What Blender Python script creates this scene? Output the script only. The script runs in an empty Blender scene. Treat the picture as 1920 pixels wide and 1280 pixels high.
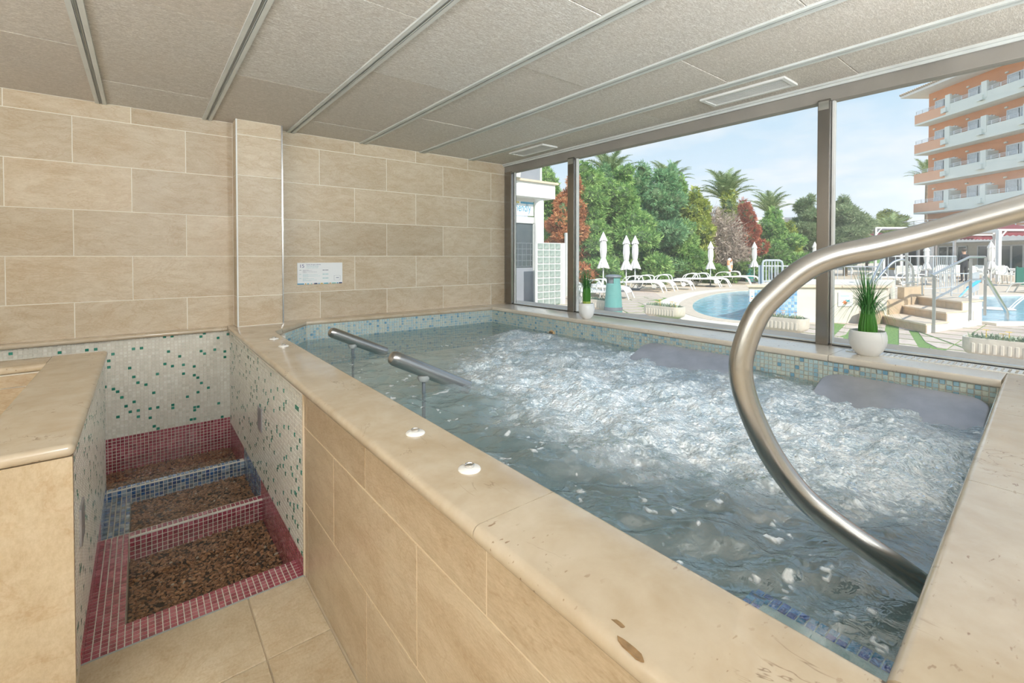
import bpy, bmesh, math, random
import numpy as np
from mathutils import Vector, Matrix

# ------------------------------------------------------------------ camera, sky, sun, added fill lamps, exposure
H = 1.33                                   # camera height above the spa floor (floor is z = 0)
FPX, CXP = 872.0, 960.0
PITCH = math.radians(0.908)
CYP = 480 + FPX * math.tan(PITCH)
YAW = math.atan2(695, 872)
FW = (math.sin(YAW), math.cos(YAW)); RT = (math.cos(YAW), -math.sin(YAW))

scn = bpy.context.scene
COL = scn.collection
cam_d = bpy.data.cameras.new('camera'); cam = bpy.data.objects.new('camera', cam_d); COL.objects.link(cam)
cam_d.sensor_width = 36.0; cam_d.lens = FPX / 1920 * 36.0
cam_d.shift_y = (CYP - 640) / 1920.0
cam_d.clip_start = 0.02; cam_d.clip_end = 500
cam.location = (0, 0, H); cam.rotation_euler = (math.pi / 2 - PITCH, 0, -YAW)
scn.camera = cam

EXPOSURE = 0.0
scn.view_settings.view_transform = 'Standard'; scn.view_settings.look = 'None'
scn.view_settings.exposure = EXPOSURE; scn.view_settings.gamma = 1.0
scn.view_settings.use_curve_mapping = False
scn.cycles.max_bounces = 6; scn.cycles.diffuse_bounces = 4; scn.cycles.glossy_bounces = 3
scn.cycles.transmission_bounces = 3; scn.cycles.transparent_max_bounces = 10
scn.cycles.caustics_reflective = False; scn.cycles.caustics_refractive = False
scn.cycles.sample_clamp_indirect = 6.0

SKY_STRENGTH = 1.22
SUN_STRENGTH = 5.2
SUN_DIR = Vector((-0.34, -0.82, 0.72)).normalized()   # towards the sun
FILL_DOWN, FILL_UP, FILL_COL = 12.0, 94.0, (0.89, 0.95, 1.0)
FILL_PENDANTS = [(-2.2, -1.8), (-0.7, -1.8), (0.8, -2.2), (2.2, -2.2)]                              # added fill pendants, shine down
FILL_SPOTS = [((0.2, -0.7), (1.3, 4.1, 1.2)), ((1.6, -0.8), (2.6, 4.1, 1.2))]; SPOT_W = 170.0         # added spotlights that brighten the tiled back wall
FILL_UPLIGHTS = [(-2.9, 1.3, 1.0), (-2.7, -0.1, 1.1), (-1.5, -0.9, 0.7), (-0.4, -1.7, 0.7), (0.45, -3.0, 0.7), (2.0, -1.3, 1.0), (2.3, -3.2, 0.7), (-2.0, -3.2, 0.7)]   # added floor uplights that brighten the ceiling

world = bpy.data.worlds.new('sky'); scn.world = world; world.use_nodes = True
def build_world():
    nt = world.node_tree; nt.nodes.clear()
    N = nt.nodes.new; L = nt.links.new
    out = N('ShaderNodeOutputWorld'); bg = N('ShaderNodeBackground'); L(bg.outputs[0], out.inputs[0])
    tc = N('ShaderNodeTexCoord'); sep = N('ShaderNodeSeparateXYZ'); L(tc.outputs['Generated'], sep.inputs[0])
    ramp = N('ShaderNodeValToRGB'); L(sep.outputs['Z'], ramp.inputs[0])
    e = ramp.color_ramp.elements
    e[0].position = 0.0; e[0].color = (0.78, 0.83, 0.88, 1)
    e[1].position = 1.0; e[1].color = (0.20, 0.40, 0.74, 1)
    for p, c in ((0.10, (0.72, 0.82, 0.91)), (0.30, (0.50, 0.70, 0.87)), (0.60, (0.32, 0.54, 0.82))):
        k = ramp.color_ramp.elements.new(p); k.color = (*c, 1)
    # clouds: project the direction on a flat layer so they thin towards the horizon
    add = N('ShaderNodeMath'); add.operation = 'ADD'; add.inputs[1].default_value = 0.16; L(sep.outputs['Z'], add.inputs[0])
    comb = N('ShaderNodeCombineXYZ')
    for i, ax in enumerate('XY'):
        d = N('ShaderNodeMath'); d.operation = 'DIVIDE'; L(sep.outputs[ax], d.inputs[0]); L(add.outputs[0], d.inputs[1]); L(d.outputs[0], comb.inputs[i])
    nz = N('ShaderNodeTexNoise'); nz.inputs['Scale'].default_value = 1.15; nz.inputs['Detail'].default_value = 4; nz.inputs['Roughness'].default_value = 0.55
    L(comb.outputs[0], nz.inputs['Vector'])
    cr = N('ShaderNodeValToRGB'); L(nz.outputs['Fac'], cr.inputs[0])
    cr.color_ramp.elements[0].position = 0.46; cr.color_ramp.elements[0].color = (0, 0, 0, 1)
    cr.color_ramp.elements[1].position = 0.74; cr.color_ramp.elements[1].color = (0.85, 0.85, 0.85, 1)
    mx = N('ShaderNodeMix'); mx.data_type = 'RGBA'
    L(cr.outputs[0], mx.inputs['Factor']); L(ramp.outputs[0], mx.inputs[6]); mx.inputs[7].default_value = (0.95, 0.93, 0.93, 1)
    L(mx.outputs[2], bg.inputs[0]); bg.inputs[1].default_value = SKY_STRENGTH
build_world()

sun_d = bpy.data.lights.new('sun', 'SUN'); sun_d.energy = SUN_STRENGTH; sun_d.angle = math.radians(0.6); sun_d.color = (1.0, 0.95, 0.86)
sun = bpy.data.objects.new('sun', sun_d); COL.objects.link(sun)
sun.rotation_euler = SUN_DIR.to_track_quat('Z', 'Y').to_euler()
sun.location = (5, -20, 25)

# ------------------------------------------------------------------ pixel rays (1920 x 1280 frame)
def ray(u, v):
    a = (u - CXP) / FPX; b = (CYP - v) / FPX
    fw = math.cos(PITCH) + b * math.sin(PITCH); up = b * math.cos(PITCH) - math.sin(PITCH)
    return Vector((FW[0] * fw + a * RT[0], FW[1] * fw + a * RT[1], up))
def onX(u, v, X): d = ray(u, v); return Vector((0, 0, H)) + d * (X / d.x)
def onY(u, v, Y): d = ray(u, v); return Vector((0, 0, H)) + d * (Y / d.y)
def onZ(u, v, Z): d = ray(u, v); return Vector((0, 0, H)) + d * ((Z - H) / d.z)
def onD(u, v, dep):                                   # at horizontal depth dep along the view axis
    d = ray(u, v); return Vector((0, 0, H)) + d * (dep / (d.x * FW[0] + d.y * FW[1]))
GZ = -0.03                                            # terrace level outside
def G(u, v): return onZ(u, v, GZ)
def ds(d, s, z=0.0): return Vector((FW[0] * d + RT[0] * s, FW[1] * d + RT[1] * s, z))   # depth / lateral to world

# ------------------------------------------------------------------ object helpers
def tag(o, label=None, cat=None, group=None, kind=None):
    if label: o['label'] = label
    if cat: o['category'] = cat
    if group: o['group'] = group
    if kind: o['kind'] = kind
    return o
def link(name, data, parent=None):
    o = bpy.data.objects.new(name, data); COL.objects.link(o)
    if parent is not None: o.parent = parent
    return o
def empty(name, loc=(0, 0, 0), rz=0.0):
    o = link(name, None); o.location = loc; o.rotation_euler = (0, 0, rz); o.empty_display_size = 0.1
    return o
def shade(me, flag=True):
    me.polygons.foreach_set('use_smooth', [flag] * len(me.polygons))
def np_mesh(name, V, Fq, mat, smooth=False):
    V = np.asarray(V, np.float32); Fq = np.asarray(Fq, np.int32)
    me = bpy.data.meshes.new(name)
    n, k = Fq.shape
    me.vertices.add(len(V)); me.vertices.foreach_set('co', V.ravel())
    me.loops.add(n * k); me.loops.foreach_set('vertex_index', Fq.ravel())
    me.polygons.add(n); me.polygons.foreach_set('loop_start', np.arange(0, n * k, k, dtype=np.int32))
    me.polygons.foreach_set('loop_total', np.full(n, k, np.int32))
    me.update(calc_edges=True)
    if mat: me.materials.append(mat)
    shade(me, smooth)
    return me
class MB:
    """collects shapes into ONE mesh"""
    def __init__(s): s.v = []; s.f = []
    def add(s, vs, fs):
        b = len(s.v); s.v += [tuple(p) for p in vs]; s.f += [tuple(i + b for i in q) for q in fs]; return s
    def box(s, x0, x1, y0, y1, z0, z1, M=None):
        vs = [Vector((x, y, z)) for z in (z0, z1) for y in (y0, y1) for x in (x0, x1)]
        if M is not None: vs = [M @ p for p in vs]
        return s.add(vs, [(0, 2, 3, 1), (4, 5, 7, 6), (0, 1, 5, 4), (2, 6, 7, 3), (0, 4, 6, 2), (1, 3, 7, 5)])
    def prism(s, poly, z0, z1):
        n = len(poly); vs = [(p[0], p[1], z0) for p in poly] + [(p[0], p[1], z1) for p in poly]
        fs = [tuple(range(n))[::-1], tuple(range(n, 2 * n))] + [(i, (i + 1) % n, n + (i + 1) % n, n + i) for i in range(n)]
        return s.add(vs, fs)
    def bar(s, a, b, w, h=None, up=(0, 0, 1)):       # square bar from a to b
        a = Vector(a); b = Vector(b); h = h or w
        d = (b - a).normalized(); u = Vector(up)
        if abs(d.dot(u)) > 0.98: u = Vector((1, 0, 0))
        x = d.cross(u).normalized(); y = x.cross(d).normalized()
        vs = [p + x * (sx * w / 2) + y * (sy * h / 2) for p in (a, b) for sx, sy in ((-1, -1), (1, -1), (1, 1), (-1, 1))]
        return s.add(vs, [(3, 2, 1, 0), (4, 5, 6, 7)] + [(i, (i + 1) % 4, 4 + (i + 1) % 4, 4 + i) for i in range(4)])
    def tube(s, pts, r, n=10, caps=True, closed=False):
        pts = [Vector(p) for p in pts]; m = len(pts)
        rs = r if isinstance(r, (list, tuple)) else [r] * m
        T = []
        for i in range(m):
            if closed: t = pts[(i + 1) % m] - pts[i - 1]
            else: t = pts[min(i + 1, m - 1)] - pts[max(i - 1, 0)]
            T.append(t.normalized())
        u = Vector((0, 0, 1)) if abs(T[0].z) < 0.9 else Vector((1, 0, 0))
        x = T[0].cross(u).normalized()
        vs = []
        for i in range(m):
            x = (x - T[i] * x.dot(T[i])).normalized(); y = T[i].cross(x)
            vs += [pts[i] + (x * math.cos(2 * math.pi * k / n) + y * math.sin(2 * math.pi * k / n)) * rs[i] for k in range(n)]
        fs = []
        for i in range(m if closed else m - 1):
            j = (i + 1) % m
            fs += [(i * n + k, i * n + (k + 1) % n, j * n + (k + 1) % n, j * n + k) for k in range(n)]
        if caps and not closed: fs += [tuple(range(n))[::-1], tuple(range((m - 1) * n, m * n))]
        return s.add(vs, fs)
    def lathe(s, prof, n=24, c=(0, 0, 0), M=None):    # prof: (r, z) list
        vs = []; 
        for r, z in prof:
            for k in range(n):
                p = Vector((c[0] + r * math.cos(2 * math.pi * k / n), c[1] + r * math.sin(2 * math.pi * k / n), c[2] + z))
                vs.append(M @ p if M is not None else p)
        fs = []
        for i in range(len(prof) - 1):
            fs += [(i * n + k, i * n + (k + 1) % n, (i + 1) * n + (k + 1) % n, (i + 1) * n + k) for k in range(n)]
        if prof[0][0] > 1e-5: fs.append(tuple(range(n))[::-1])
        if prof[-1][0] > 1e-5: fs.append(tuple(range((len(prof) - 1) * n, len(prof) * n)))
        return s.add(vs, fs)
    def sweep(s, prof, path, closed_prof=True):       # prof (n,z) offsets along left normal of a plan path [(x,y)], mitred
        m = len(path); P = [Vector((p[0], p[1])) for p in path]; vs = []
        for i in range(m):
            if 0 < i < m - 1:
                d0 = (P[i] - P[i - 1]).normalized(); d1 = (P[i + 1] - P[i]).normalized()
                n0 = Vector((-d0.y, d0.x)); n1 = Vector((-d1.y, d1.x)); nn = (n0 + n1).normalized(); nn /= max(0.2, nn.dot(n0))
            else:
                d0 = (P[min(i + 1, m - 1)] - P[max(i - 1, 0)]).normalized(); nn = Vector((-d0.y, d0.x))
            vs += [(P[i].x + nn.x * a, P[i].y + nn.y * a, z) for a, z in prof]
        k = len(prof); fs = []
        for i in range(m - 1):
            for j in range(k if closed_prof else k - 1):
                fs.append((i * k + j, i * k + (j + 1) % k, (i + 1) * k + (j + 1) % k, (i + 1) * k + j))
        if closed_prof: fs += [tuple(range(k))[::-1], tuple(range((m - 1) * k, m * k))]
        return s.add(vs, fs)
    def mesh(s, name, mat, smooth=False, bevel=0.0, segs=2, fix=True):
        me = bpy.data.meshes.new(name); me.from_pydata(s.v, [], s.f); me.update()
        if fix or bevel:
            bm = bmesh.new(); bm.from_mesh(me)
            if fix: bmesh.ops.recalc_face_normals(bm, faces=bm.faces)
            if bevel: bmesh.ops.bevel(bm, geom=list(bm.edges), offset=bevel, segments=segs, affect='EDGES', profile=0.5, clamp_overlap=True)
            bm.to_mesh(me); bm.free()
        if mat: me.materials.append(mat)
        if smooth:
            shade(me); 
            try: me.set_sharp_from_angle(angle=math.radians(38 if smooth is True else smooth))
            except Exception: pass
        return me
    def build(s, name, mat, parent=None, **kw): return link(name, s.mesh(name, mat, **kw), parent)
def copy_tree(o, parent=None):
    c = o.copy(); COL.objects.link(c); c.parent = parent
    for ch in [x for x in o.children]: copy_tree(ch, c)
    return c
def catmull(pts, n=8):
    P = [Vector(p) for p in pts]; P = [P[0] * 2 - P[1]] + P + [P[-1] * 2 - P[-2]]; out = []
    for i in range(1, len(P) - 2):
        for k in range(n):
            t = k / n; a, b, c, d = P[i - 1], P[i], P[i + 1], P[i + 2]
            out.append(0.5 * ((2 * b) + (c - a) * t + (2 * a - 5 * b + 4 * c - d) * t * t + (3 * b - a - 3 * c + d) * t ** 3))
    out.append(P[-2]); return out
def fnoise(x, y, seed=0, octaves=4, base=1.0, gain=0.5):
    """smooth periodic-free value noise on numpy arrays"""
    rng = np.random.RandomState(seed); tot = np.zeros_like(x); amp = 1.0; fr = base
    for o in range(octaves):
        t = rng.rand(64, 64); xs = x * fr + rng.rand() * 50; ys = y * fr + rng.rand() * 50
        xi = np.floor(xs).astype(int); yi = np.floor(ys).astype(int); fx = xs - xi; fy = ys - yi
        fx = fx * fx * (3 - 2 * fx); fy = fy * fy * (3 - 2 * fy)
        a = t[xi % 64, yi % 64]; b = t[(xi + 1) % 64, yi % 64]; c = t[xi % 64, (yi + 1) % 64]; d = t[(xi + 1) % 64, (yi + 1) % 64]
        tot += amp * ((a * (1 - fx) + b * fx) * (1 - fy) + (c * (1 - fx) + d * fx) * fy - 0.5); amp *= gain; fr *= 2.03
    return tot
def text_obj(name, body, size, mat, M, parent=None, align='LEFT', sx=1.0, extrude=0.0):
    cu = bpy.data.curves.new(name, 'FONT'); cu.body = body; cu.size = size; cu.align_x = align; cu.extrude = extrude
    tmp = bpy.data.objects.new(name + '_t', cu); COL.objects.link(tmp)
    dg = bpy.context.evaluated_depsgraph_get(); me = bpy.data.meshes.new_from_object(tmp.evaluated_get(dg))
    bpy.data.objects.remove(tmp); me.transform(Matrix.Diagonal((sx, 1, 1, 1))); me.transform(M)
    me.materials.clear(); me.materials.append(mat); me.name = name
    return link(name, me, parent)
# ------------------------------------------------------------------ materials
class NT:
    def __init__(s, name):
        s.m = bpy.data.materials.new(name); s.m.use_nodes = True; s.t = s.m.node_tree; s.t.nodes.clear()
        s.out = s.n('ShaderNodeOutputMaterial')
    def n(s, typ, **kw):
        k = s.t.nodes.new(typ)
        for a, b in kw.items(): setattr(k, a, b)
        return k
    def l(s, a, b): s.t.links.new(a, b)
    def put(s, inp, v):
        if hasattr(v, 'links'): s.l(v, inp)
        elif isinstance(v, (tuple, list)) and len(v) == 3 and inp.type == 'RGBA': inp.default_value = (*v, 1)
        else: inp.default_value = v
    def coord(s, kind='Object', scale=(1, 1, 1), rot=(0, 0, 0), rnd=0.0):
        tc = s.n('ShaderNodeTexCoord'); mp = s.n('ShaderNodeMapping'); s.l(tc.outputs[kind], mp.inputs[0])
        mp.inputs['Scale'].default_value = scale; mp.inputs['Rotation'].default_value = rot
        if rnd:
            oi = s.n('ShaderNodeObjectInfo'); mu = s.n('ShaderNodeVectorMath', operation='SCALE')
            cb = s.n('ShaderNodeCombineXYZ')
            for i in range(3): s.l(oi.outputs['Random'], cb.inputs[i])
            s.l(cb.outputs[0], mu.inputs[0]); mu.inputs['Scale'].default_value = rnd; s.l(mu.outputs[0], mp.inputs['Location'])
        return mp.outputs[0]
    def noise(s, vec, scale, detail=4, rough=0.55, dist=0.0):
        k = s.n('ShaderNodeTexNoise'); s.l(vec, k.inputs['Vector'])
        k.inputs['Scale'].default_value = scale; k.inputs['Detail'].default_value = detail; k.inputs['Roughness'].default_value = rough; k.inputs['Distortion'].default_value = dist
        return k.outputs['Fac']
    def voro(s, vec, scale, feature='F1', out='Distance'):
        k = s.n('ShaderNodeTexVoronoi', feature=feature); s.l(vec, k.inputs['Vector']); k.inputs['Scale'].default_value = scale
        return k.outputs[out]
    def ramp(s, fac, stops, interp='LINEAR'):
        k = s.n('ShaderNodeValToRGB'); s.l(fac, k.inputs[0]); cr = k.color_ramp; cr.interpolation = interp
        while len(cr.elements) < len(stops): cr.elements.new(0.5)
        for e, (p, c) in zip(cr.elements, stops):
            e.position = p; e.color = (*c, 1) if isinstance(c, (tuple, list)) else (c, c, c, 1)
        return k.outputs[0]
    def mix(s, fac, a, b, blend='MIX'):
        k = s.n('ShaderNodeMix', data_type='RGBA', blend_type=blend)
        s.put(k.inputs[0], fac); s.put(k.inputs[6], a); s.put(k.inputs[7], b); return k.outputs[2]
    def math(s, op, a, b=0.0):
        k = s.n('ShaderNodeMath', operation=op); s.put(k.inputs[0], a); s.put(k.inputs[1], b); return k.outputs[0]
    def bump(s, h, strength=0.3, dist=0.01):
        k = s.n('ShaderNodeBump'); s.l(h, k.inputs['Height']); k.inputs['Strength'].default_value = strength; k.inputs['Distance'].default_value = dist
        return k.outputs[0]
    def pbr(s, color, rough=0.5, metal=0.0, normal=None, spec=0.5, **kw):
        k = s.n('ShaderNodeBsdfPrincipled'); s.put(k.inputs['Base Color'], color); s.put(k.inputs['Roughness'], rough); s.put(k.inputs['Metallic'], metal)
        k.inputs['Specular IOR Level'].default_value = spec
        if normal is not None: s.l(normal, k.inputs['Normal'])
        for a, b in kw.items(): s.put(k.inputs[a], b)
        return k.outputs[0]
    def schlick(s, f0, normal=None):                       # mirror share, the same from both sides of the surface
        g = s.n('ShaderNodeNewGeometry'); d = s.n('ShaderNodeVectorMath', operation='DOT_PRODUCT'); s.l(g.outputs['Incoming'], d.inputs[0]); s.l(normal if normal is not None else g.outputs['Normal'], d.inputs[1])
        c = s.math('SUBTRACT', 1.0, s.math('MINIMUM', s.math('ABSOLUTE', d.outputs['Value']), 1.0))
        return s.math('ADD', s.math('MULTIPLY', s.math('POWER', c, 5.0), 1 - f0), f0)
    def done(s, sh): s.l(sh, s.out.inputs[0]); return s.m
def flat(name, color, rough=0.5, metal=0.0, spec=0.5, var=0.06, scale=8.0):
    t = NT(name); nz = t.noise(t.coord(), scale, 5)
    c0 = tuple(max(0, c * (1 - var)) for c in color); c1 = tuple(min(1, c * (1 + var)) for c in color)
    return t.done(t.pbr(t.ramp(nz, [(0.3, c0), (0.7, c1)]), rough, metal, spec=spec))
M = {}
def stone_tile(name, base, dark, light, rough=0.38, axis='wall'):
    t = NT(name)
    sc = (1.0, 1.0, 2.6) if axis == 'wall' else (1.6, 1.0, 1)
    v = t.coord(scale=sc, rnd=37.0)
    big = t.noise(v, 2.2, 5, 0.6, 0.6); mid = t.noise(v, 9.0, 6, 0.62, 0.5); fine = t.noise(t.coord(scale=(3, 3, 9) if axis == 'wall' else (5, 3, 3), rnd=11.0), 26.0, 3, 0.6)
    c = t.ramp(big, [(0.36, dark), (0.50, base), (0.64, light)])
    c = t.mix(0.5, c, t.ramp(mid, [(0.36, dark), (0.5, base), (0.64, light)]))
    vein = t.ramp(t.noise(t.coord(scale=(1.2, 1.2, 3.2) if axis == 'wall' else (1.2, 2.6, 1), rot=(0, 0.35, 0.0) if axis == 'wall' else (0, 0, 0.4), rnd=53.0), 2.6, 7, 0.62, 1.6),
                  [(0.455, 0.0), (0.495, 0.75), (0.515, 0.0)])
    c = t.mix(t.math('MULTIPLY', vein, 0.42), c, (dark[0] * 0.85, dark[1] * 0.68, dark[2] * 0.50))
    c = t.mix(0.12, c, t.ramp(fine, [(0.35, (0.30, 0.22, 0.14)), (0.65, (0.8, 0.72, 0.6))]))
    oi = t.n('ShaderNodeObjectInfo')
    hs = t.n('ShaderNodeHueSaturation'); t.l(c, hs.inputs['Color']); t.l(t.math('ADD', t.math('MULTIPLY', oi.outputs['Random'], 0.16), 0.92), hs.inputs['Value'])
    return t.done(t.pbr(hs.outputs[0], rough, normal=t.bump(t.math('ADD', mid, fine), 0.12, 0.004), spec=0.4))
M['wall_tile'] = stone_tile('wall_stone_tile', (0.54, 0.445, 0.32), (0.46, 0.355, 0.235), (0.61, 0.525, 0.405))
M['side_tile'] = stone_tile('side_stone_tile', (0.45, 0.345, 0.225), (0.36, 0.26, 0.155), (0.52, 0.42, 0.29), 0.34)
M['floor_tile'] = stone_tile('floor_stone_tile', (0.51, 0.415, 0.28), (0.42, 0.32, 0.20), (0.58, 0.49, 0.355), 0.33, 'floor')
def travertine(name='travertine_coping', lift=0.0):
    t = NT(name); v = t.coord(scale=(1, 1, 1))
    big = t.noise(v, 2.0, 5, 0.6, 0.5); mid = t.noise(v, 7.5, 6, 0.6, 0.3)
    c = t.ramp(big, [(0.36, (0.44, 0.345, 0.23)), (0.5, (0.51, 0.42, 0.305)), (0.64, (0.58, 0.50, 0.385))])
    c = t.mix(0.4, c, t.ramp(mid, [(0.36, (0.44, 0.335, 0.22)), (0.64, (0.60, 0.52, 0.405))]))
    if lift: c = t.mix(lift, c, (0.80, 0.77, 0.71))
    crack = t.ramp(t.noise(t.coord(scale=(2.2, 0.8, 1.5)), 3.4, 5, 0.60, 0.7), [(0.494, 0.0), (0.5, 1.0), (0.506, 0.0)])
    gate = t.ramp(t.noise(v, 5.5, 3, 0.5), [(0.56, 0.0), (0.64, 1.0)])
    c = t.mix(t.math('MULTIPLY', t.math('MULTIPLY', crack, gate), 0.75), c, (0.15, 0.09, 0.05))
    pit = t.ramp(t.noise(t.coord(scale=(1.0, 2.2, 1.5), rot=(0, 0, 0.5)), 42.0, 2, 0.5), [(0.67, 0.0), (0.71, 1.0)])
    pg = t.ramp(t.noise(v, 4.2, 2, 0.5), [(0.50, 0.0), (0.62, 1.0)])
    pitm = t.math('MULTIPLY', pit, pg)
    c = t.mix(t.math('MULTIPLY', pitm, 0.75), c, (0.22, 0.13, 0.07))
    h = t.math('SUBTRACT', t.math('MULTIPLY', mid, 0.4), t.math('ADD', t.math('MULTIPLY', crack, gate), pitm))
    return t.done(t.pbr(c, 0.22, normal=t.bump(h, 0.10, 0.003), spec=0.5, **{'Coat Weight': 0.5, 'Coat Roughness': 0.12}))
M['travertine'] = travertine(); M['travertine_daylit'] = travertine('travertine_ledge', 0.5)  # ledge copy: window daylight and sky sheen lightened into the colour
M['travertine_slab'] = stone_tile('travertine_end_slab', (0.50, 0.40, 0.265), (0.42, 0.32, 0.20), (0.56, 0.46, 0.325), 0.3, 'floor')
M['grout'] = flat('cream_grout', (0.82, 0.78, 0.69), 0.8)
M['grout_warm'] = flat('warm_grout', (0.66, 0.55, 0.40), 0.8)
M['grout_pale'] = flat('pale_grout', (0.70, 0.66, 0.58), 0.8)
def mosaic(name, stops, rough=0.18, swirl=None, spec=0.5, coat=0.0):
    t = NT(name); g = t.n('ShaderNodeNewGeometry'); oi = t.n('ShaderNodeObjectInfo')
    f = t.math('FRACT', t.math('ADD', g.outputs['Random Per Island'], t.math('MULTIPLY', oi.outputs['Random'], 7.31)))
    c = t.ramp(f, stops, 'CONSTANT')
    if swirl:
        s = t.ramp(t.noise(t.coord(), 60.0, 3, 0.6, 1.2), [(0.42, 0.0), (0.62, 1.0)])
        c = t.mix(t.math('MULTIPLY', s, swirl[1]), c, swirl[0])
    return t.done(t.pbr(c, rough, spec=spec, **{'Coat Weight': coat, 'Coat Roughness': 0.08}))
M['mos_white'] = mosaic('white_green_mosaic', [(0, (0.68, 0.655, 0.585)), (0.30, (0.72, 0.70, 0.63)), (0.62, (0.64, 0.62, 0.55)), (0.80, (0.76, 0.745, 0.68)), (0.935, (0.02, 0.19, 0.135)), (0.975, (0.05, 0.25, 0.19))], 0.22)
M['mos_red'] = mosaic('red_mosaic', [(0, (0.27, 0.035, 0.06)), (0.3, (0.33, 0.055, 0.085)), (0.6, (0.22, 0.028, 0.048)), (0.85, (0.40, 0.11, 0.14))], 0.14, ((0.52, 0.22, 0.24), 0.35), coat=0.4)
M['mos_blue'] = mosaic('blue_mosaic', [(0, (0.015, 0.05, 0.20)), (0.2, (0.035, 0.09, 0.20)), (0.4, (0.16, 0.24, 0.34)), (0.55, (0.01, 0.10, 0.33)), (0.7, (0.06, 0.09, 0.14)), (0.85, (0.30, 0.38, 0.46))], 0.12, ((0.30, 0.42, 0.55), 0.25), coat=0.4)
M['mos_pool'] = mosaic('pale_blue_mosaic', [(0, (0.58, 0.62, 0.54)), (0.30, (0.52, 0.61, 0.57)), (0.56, (0.45, 0.58, 0.59)), (0.74, (0.37, 0.52, 0.57)), (0.88, (0.26, 0.43, 0.53)), (0.965, (0.14, 0.31, 0.45))], 0.16, ((0.30, 0.47, 0.54), 0.3), coat=0.3)
M['mos_navy'] = mosaic('navy_edge_mosaic', [(0, (0.0, 0.10, 0.60)), (0.35, (0.01, 0.22, 0.75)), (0.7, (0.0, 0.32, 0.70))], 0.15)
M['mos_outside'] = mosaic('sky_blue_mosaic', [(0, (0.22, 0.42, 0.62)), (0.25, (0.33, 0.53, 0.70)), (0.5, (0.16, 0.36, 0.60)), (0.75, (0.42, 0.60, 0.72))], 0.2)
def brickish(name, c1, c2, mort, size):
    t = NT(name); b = t.n('ShaderNodeTexBrick', offset=0.0); t.l(t.coord(), b.inputs['Vector'])
    b.inputs['Color1'].default_value = (*c1, 1); b.inputs['Color2'].default_value = (*c2, 1); b.inputs['Mortar'].default_value = (*mort, 1)
    b.inputs['Scale'].default_value = 1.0; b.inputs['Brick Width'].default_value = size; b.inputs['Row Height'].default_value = size; b.inputs['Mortar Size'].default_value = size * 0.04
    return t.done(t.pbr(b.outputs['Color'], 0.3))
M['pool_floor'] = brickish('submerged_mosaic', (0.70, 0.88, 0.89), (0.60, 0.82, 0.85), (0.75, 0.88, 0.88), 0.024)
M['pool_bench'] = brickish('submerged_bench_mosaic', (0.75, 0.92, 0.93), (0.66, 0.87, 0.90), (0.78, 0.92, 0.92), 0.024)
def board():
    t = NT('wood_wool_board')
    v1 = t.coord(scale=(1, 5.5, 1), rot=(0, 0, 0.5), rnd=19.0); v2 = t.coord(scale=(1, 6.5, 1), rot=(0, 0, -0.45), rnd=7.0); v3 = t.coord(scale=(1, 5, 1), rot=(0, 0, 1.2), rnd=3.0)
    a = t.noise(v1, 42, 3, 0.6, 1.2); b = t.noise(v2, 36, 3, 0.6, 1.4); c_ = t.noise(v3, 48, 3, 0.6, 1.2)
    h = t.math('MAXIMUM', t.math('MAXIMUM', a, b), c_)
    oi = t.n('ShaderNodeObjectInfo')
    basec = t.ramp(oi.outputs['Random'], [(0.0, (0.78, 0.72, 0.65)), (0.35, (0.85, 0.81, 0.75)), (0.55, (0.94, 0.93, 0.90)), (0.8, (0.87, 0.84, 0.79)), (1.0, (0.78, 0.72, 0.65))])
    soft = t.noise(t.coord(rnd=5.0), 3.0, 4)
    c = t.mix(t.ramp(h, [(0.52, 0.8), (0.64, 0.0)]), basec, (0.50, 0.45, 0.39))
    c = t.mix(t.ramp(h, [(0.64, 0.0), (0.78, 0.7)]), c, (0.92, 0.90, 0.86))
    c = t.mix(t.ramp(soft, [(0.35, 0.20), (0.65, 0.0)]), c, (0.66, 0.59, 0.51))
    return t.done(t.pbr(c, 0.9, normal=t.bump(h, 0.8, 0.008), spec=0.15))
M['board'] = board()
def metal(name, col, rough, aniso_scale=(1, 1, 60), b=0.15):
    t = NT(name); nz = t.noise(t.coord(scale=aniso_scale), 14, 4, 0.6); cl = t.noise(t.coord(), 5, 4)
    c = t.mix(t.ramp(cl, [(0.35, 0.25), (0.65, 0.0)]), col, tuple(x * 0.72 for x in col))
    return t.done(t.pbr(c, t.ramp(nz, [(0.3, rough * 0.75), (0.7, rough * 1.25)]), 1.0, normal=t.bump(nz, b, 0.001)))
M['steel'] = flat('brushed_steel', (0.40, 0.395, 0.385), 0.27, 1.0, var=0.03, scale=2)
M['steel_plate'] = flat('dull_steel_plate', (0.42, 0.42, 0.44), 0.42, 0.55, var=0.12, scale=9)
M['frame'] = flat('window_frame_steel', (0.27, 0.255, 0.24), 0.25, 1.0, var=0.05, scale=2)
M['chrome'] = flat('chrome', (0.75, 0.75, 0.75), 0.12, 1.0)
M['alu'] = flat('grey_rail_paint', (0.62, 0.64, 0.62), 0.4, 0.0)
M['alu_dark'] = flat('rail_groove', (0.34, 0.36, 0.35), 0.6)
M['white_alu'] = flat('white_metal', (0.78, 0.78, 0.76), 0.4)
M['plastic'] = flat('white_plastic', (0.82, 0.80, 0.76), 0.3)
M['ceramic'] = flat('white_ceramic', (0.82, 0.82, 0.81), 0.35, var=0.03)
M['beam'] = flat('header_beam_paint', (0.27, 0.25, 0.225), 0.6, var=0.12, scale=3)
M['rubber'] = flat('dark_rubber', (0.03, 0.03, 0.03), 0.6)
M['paper'] = flat('sign_white', (0.84, 0.85, 0.86), 0.35, var=0.01)
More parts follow.
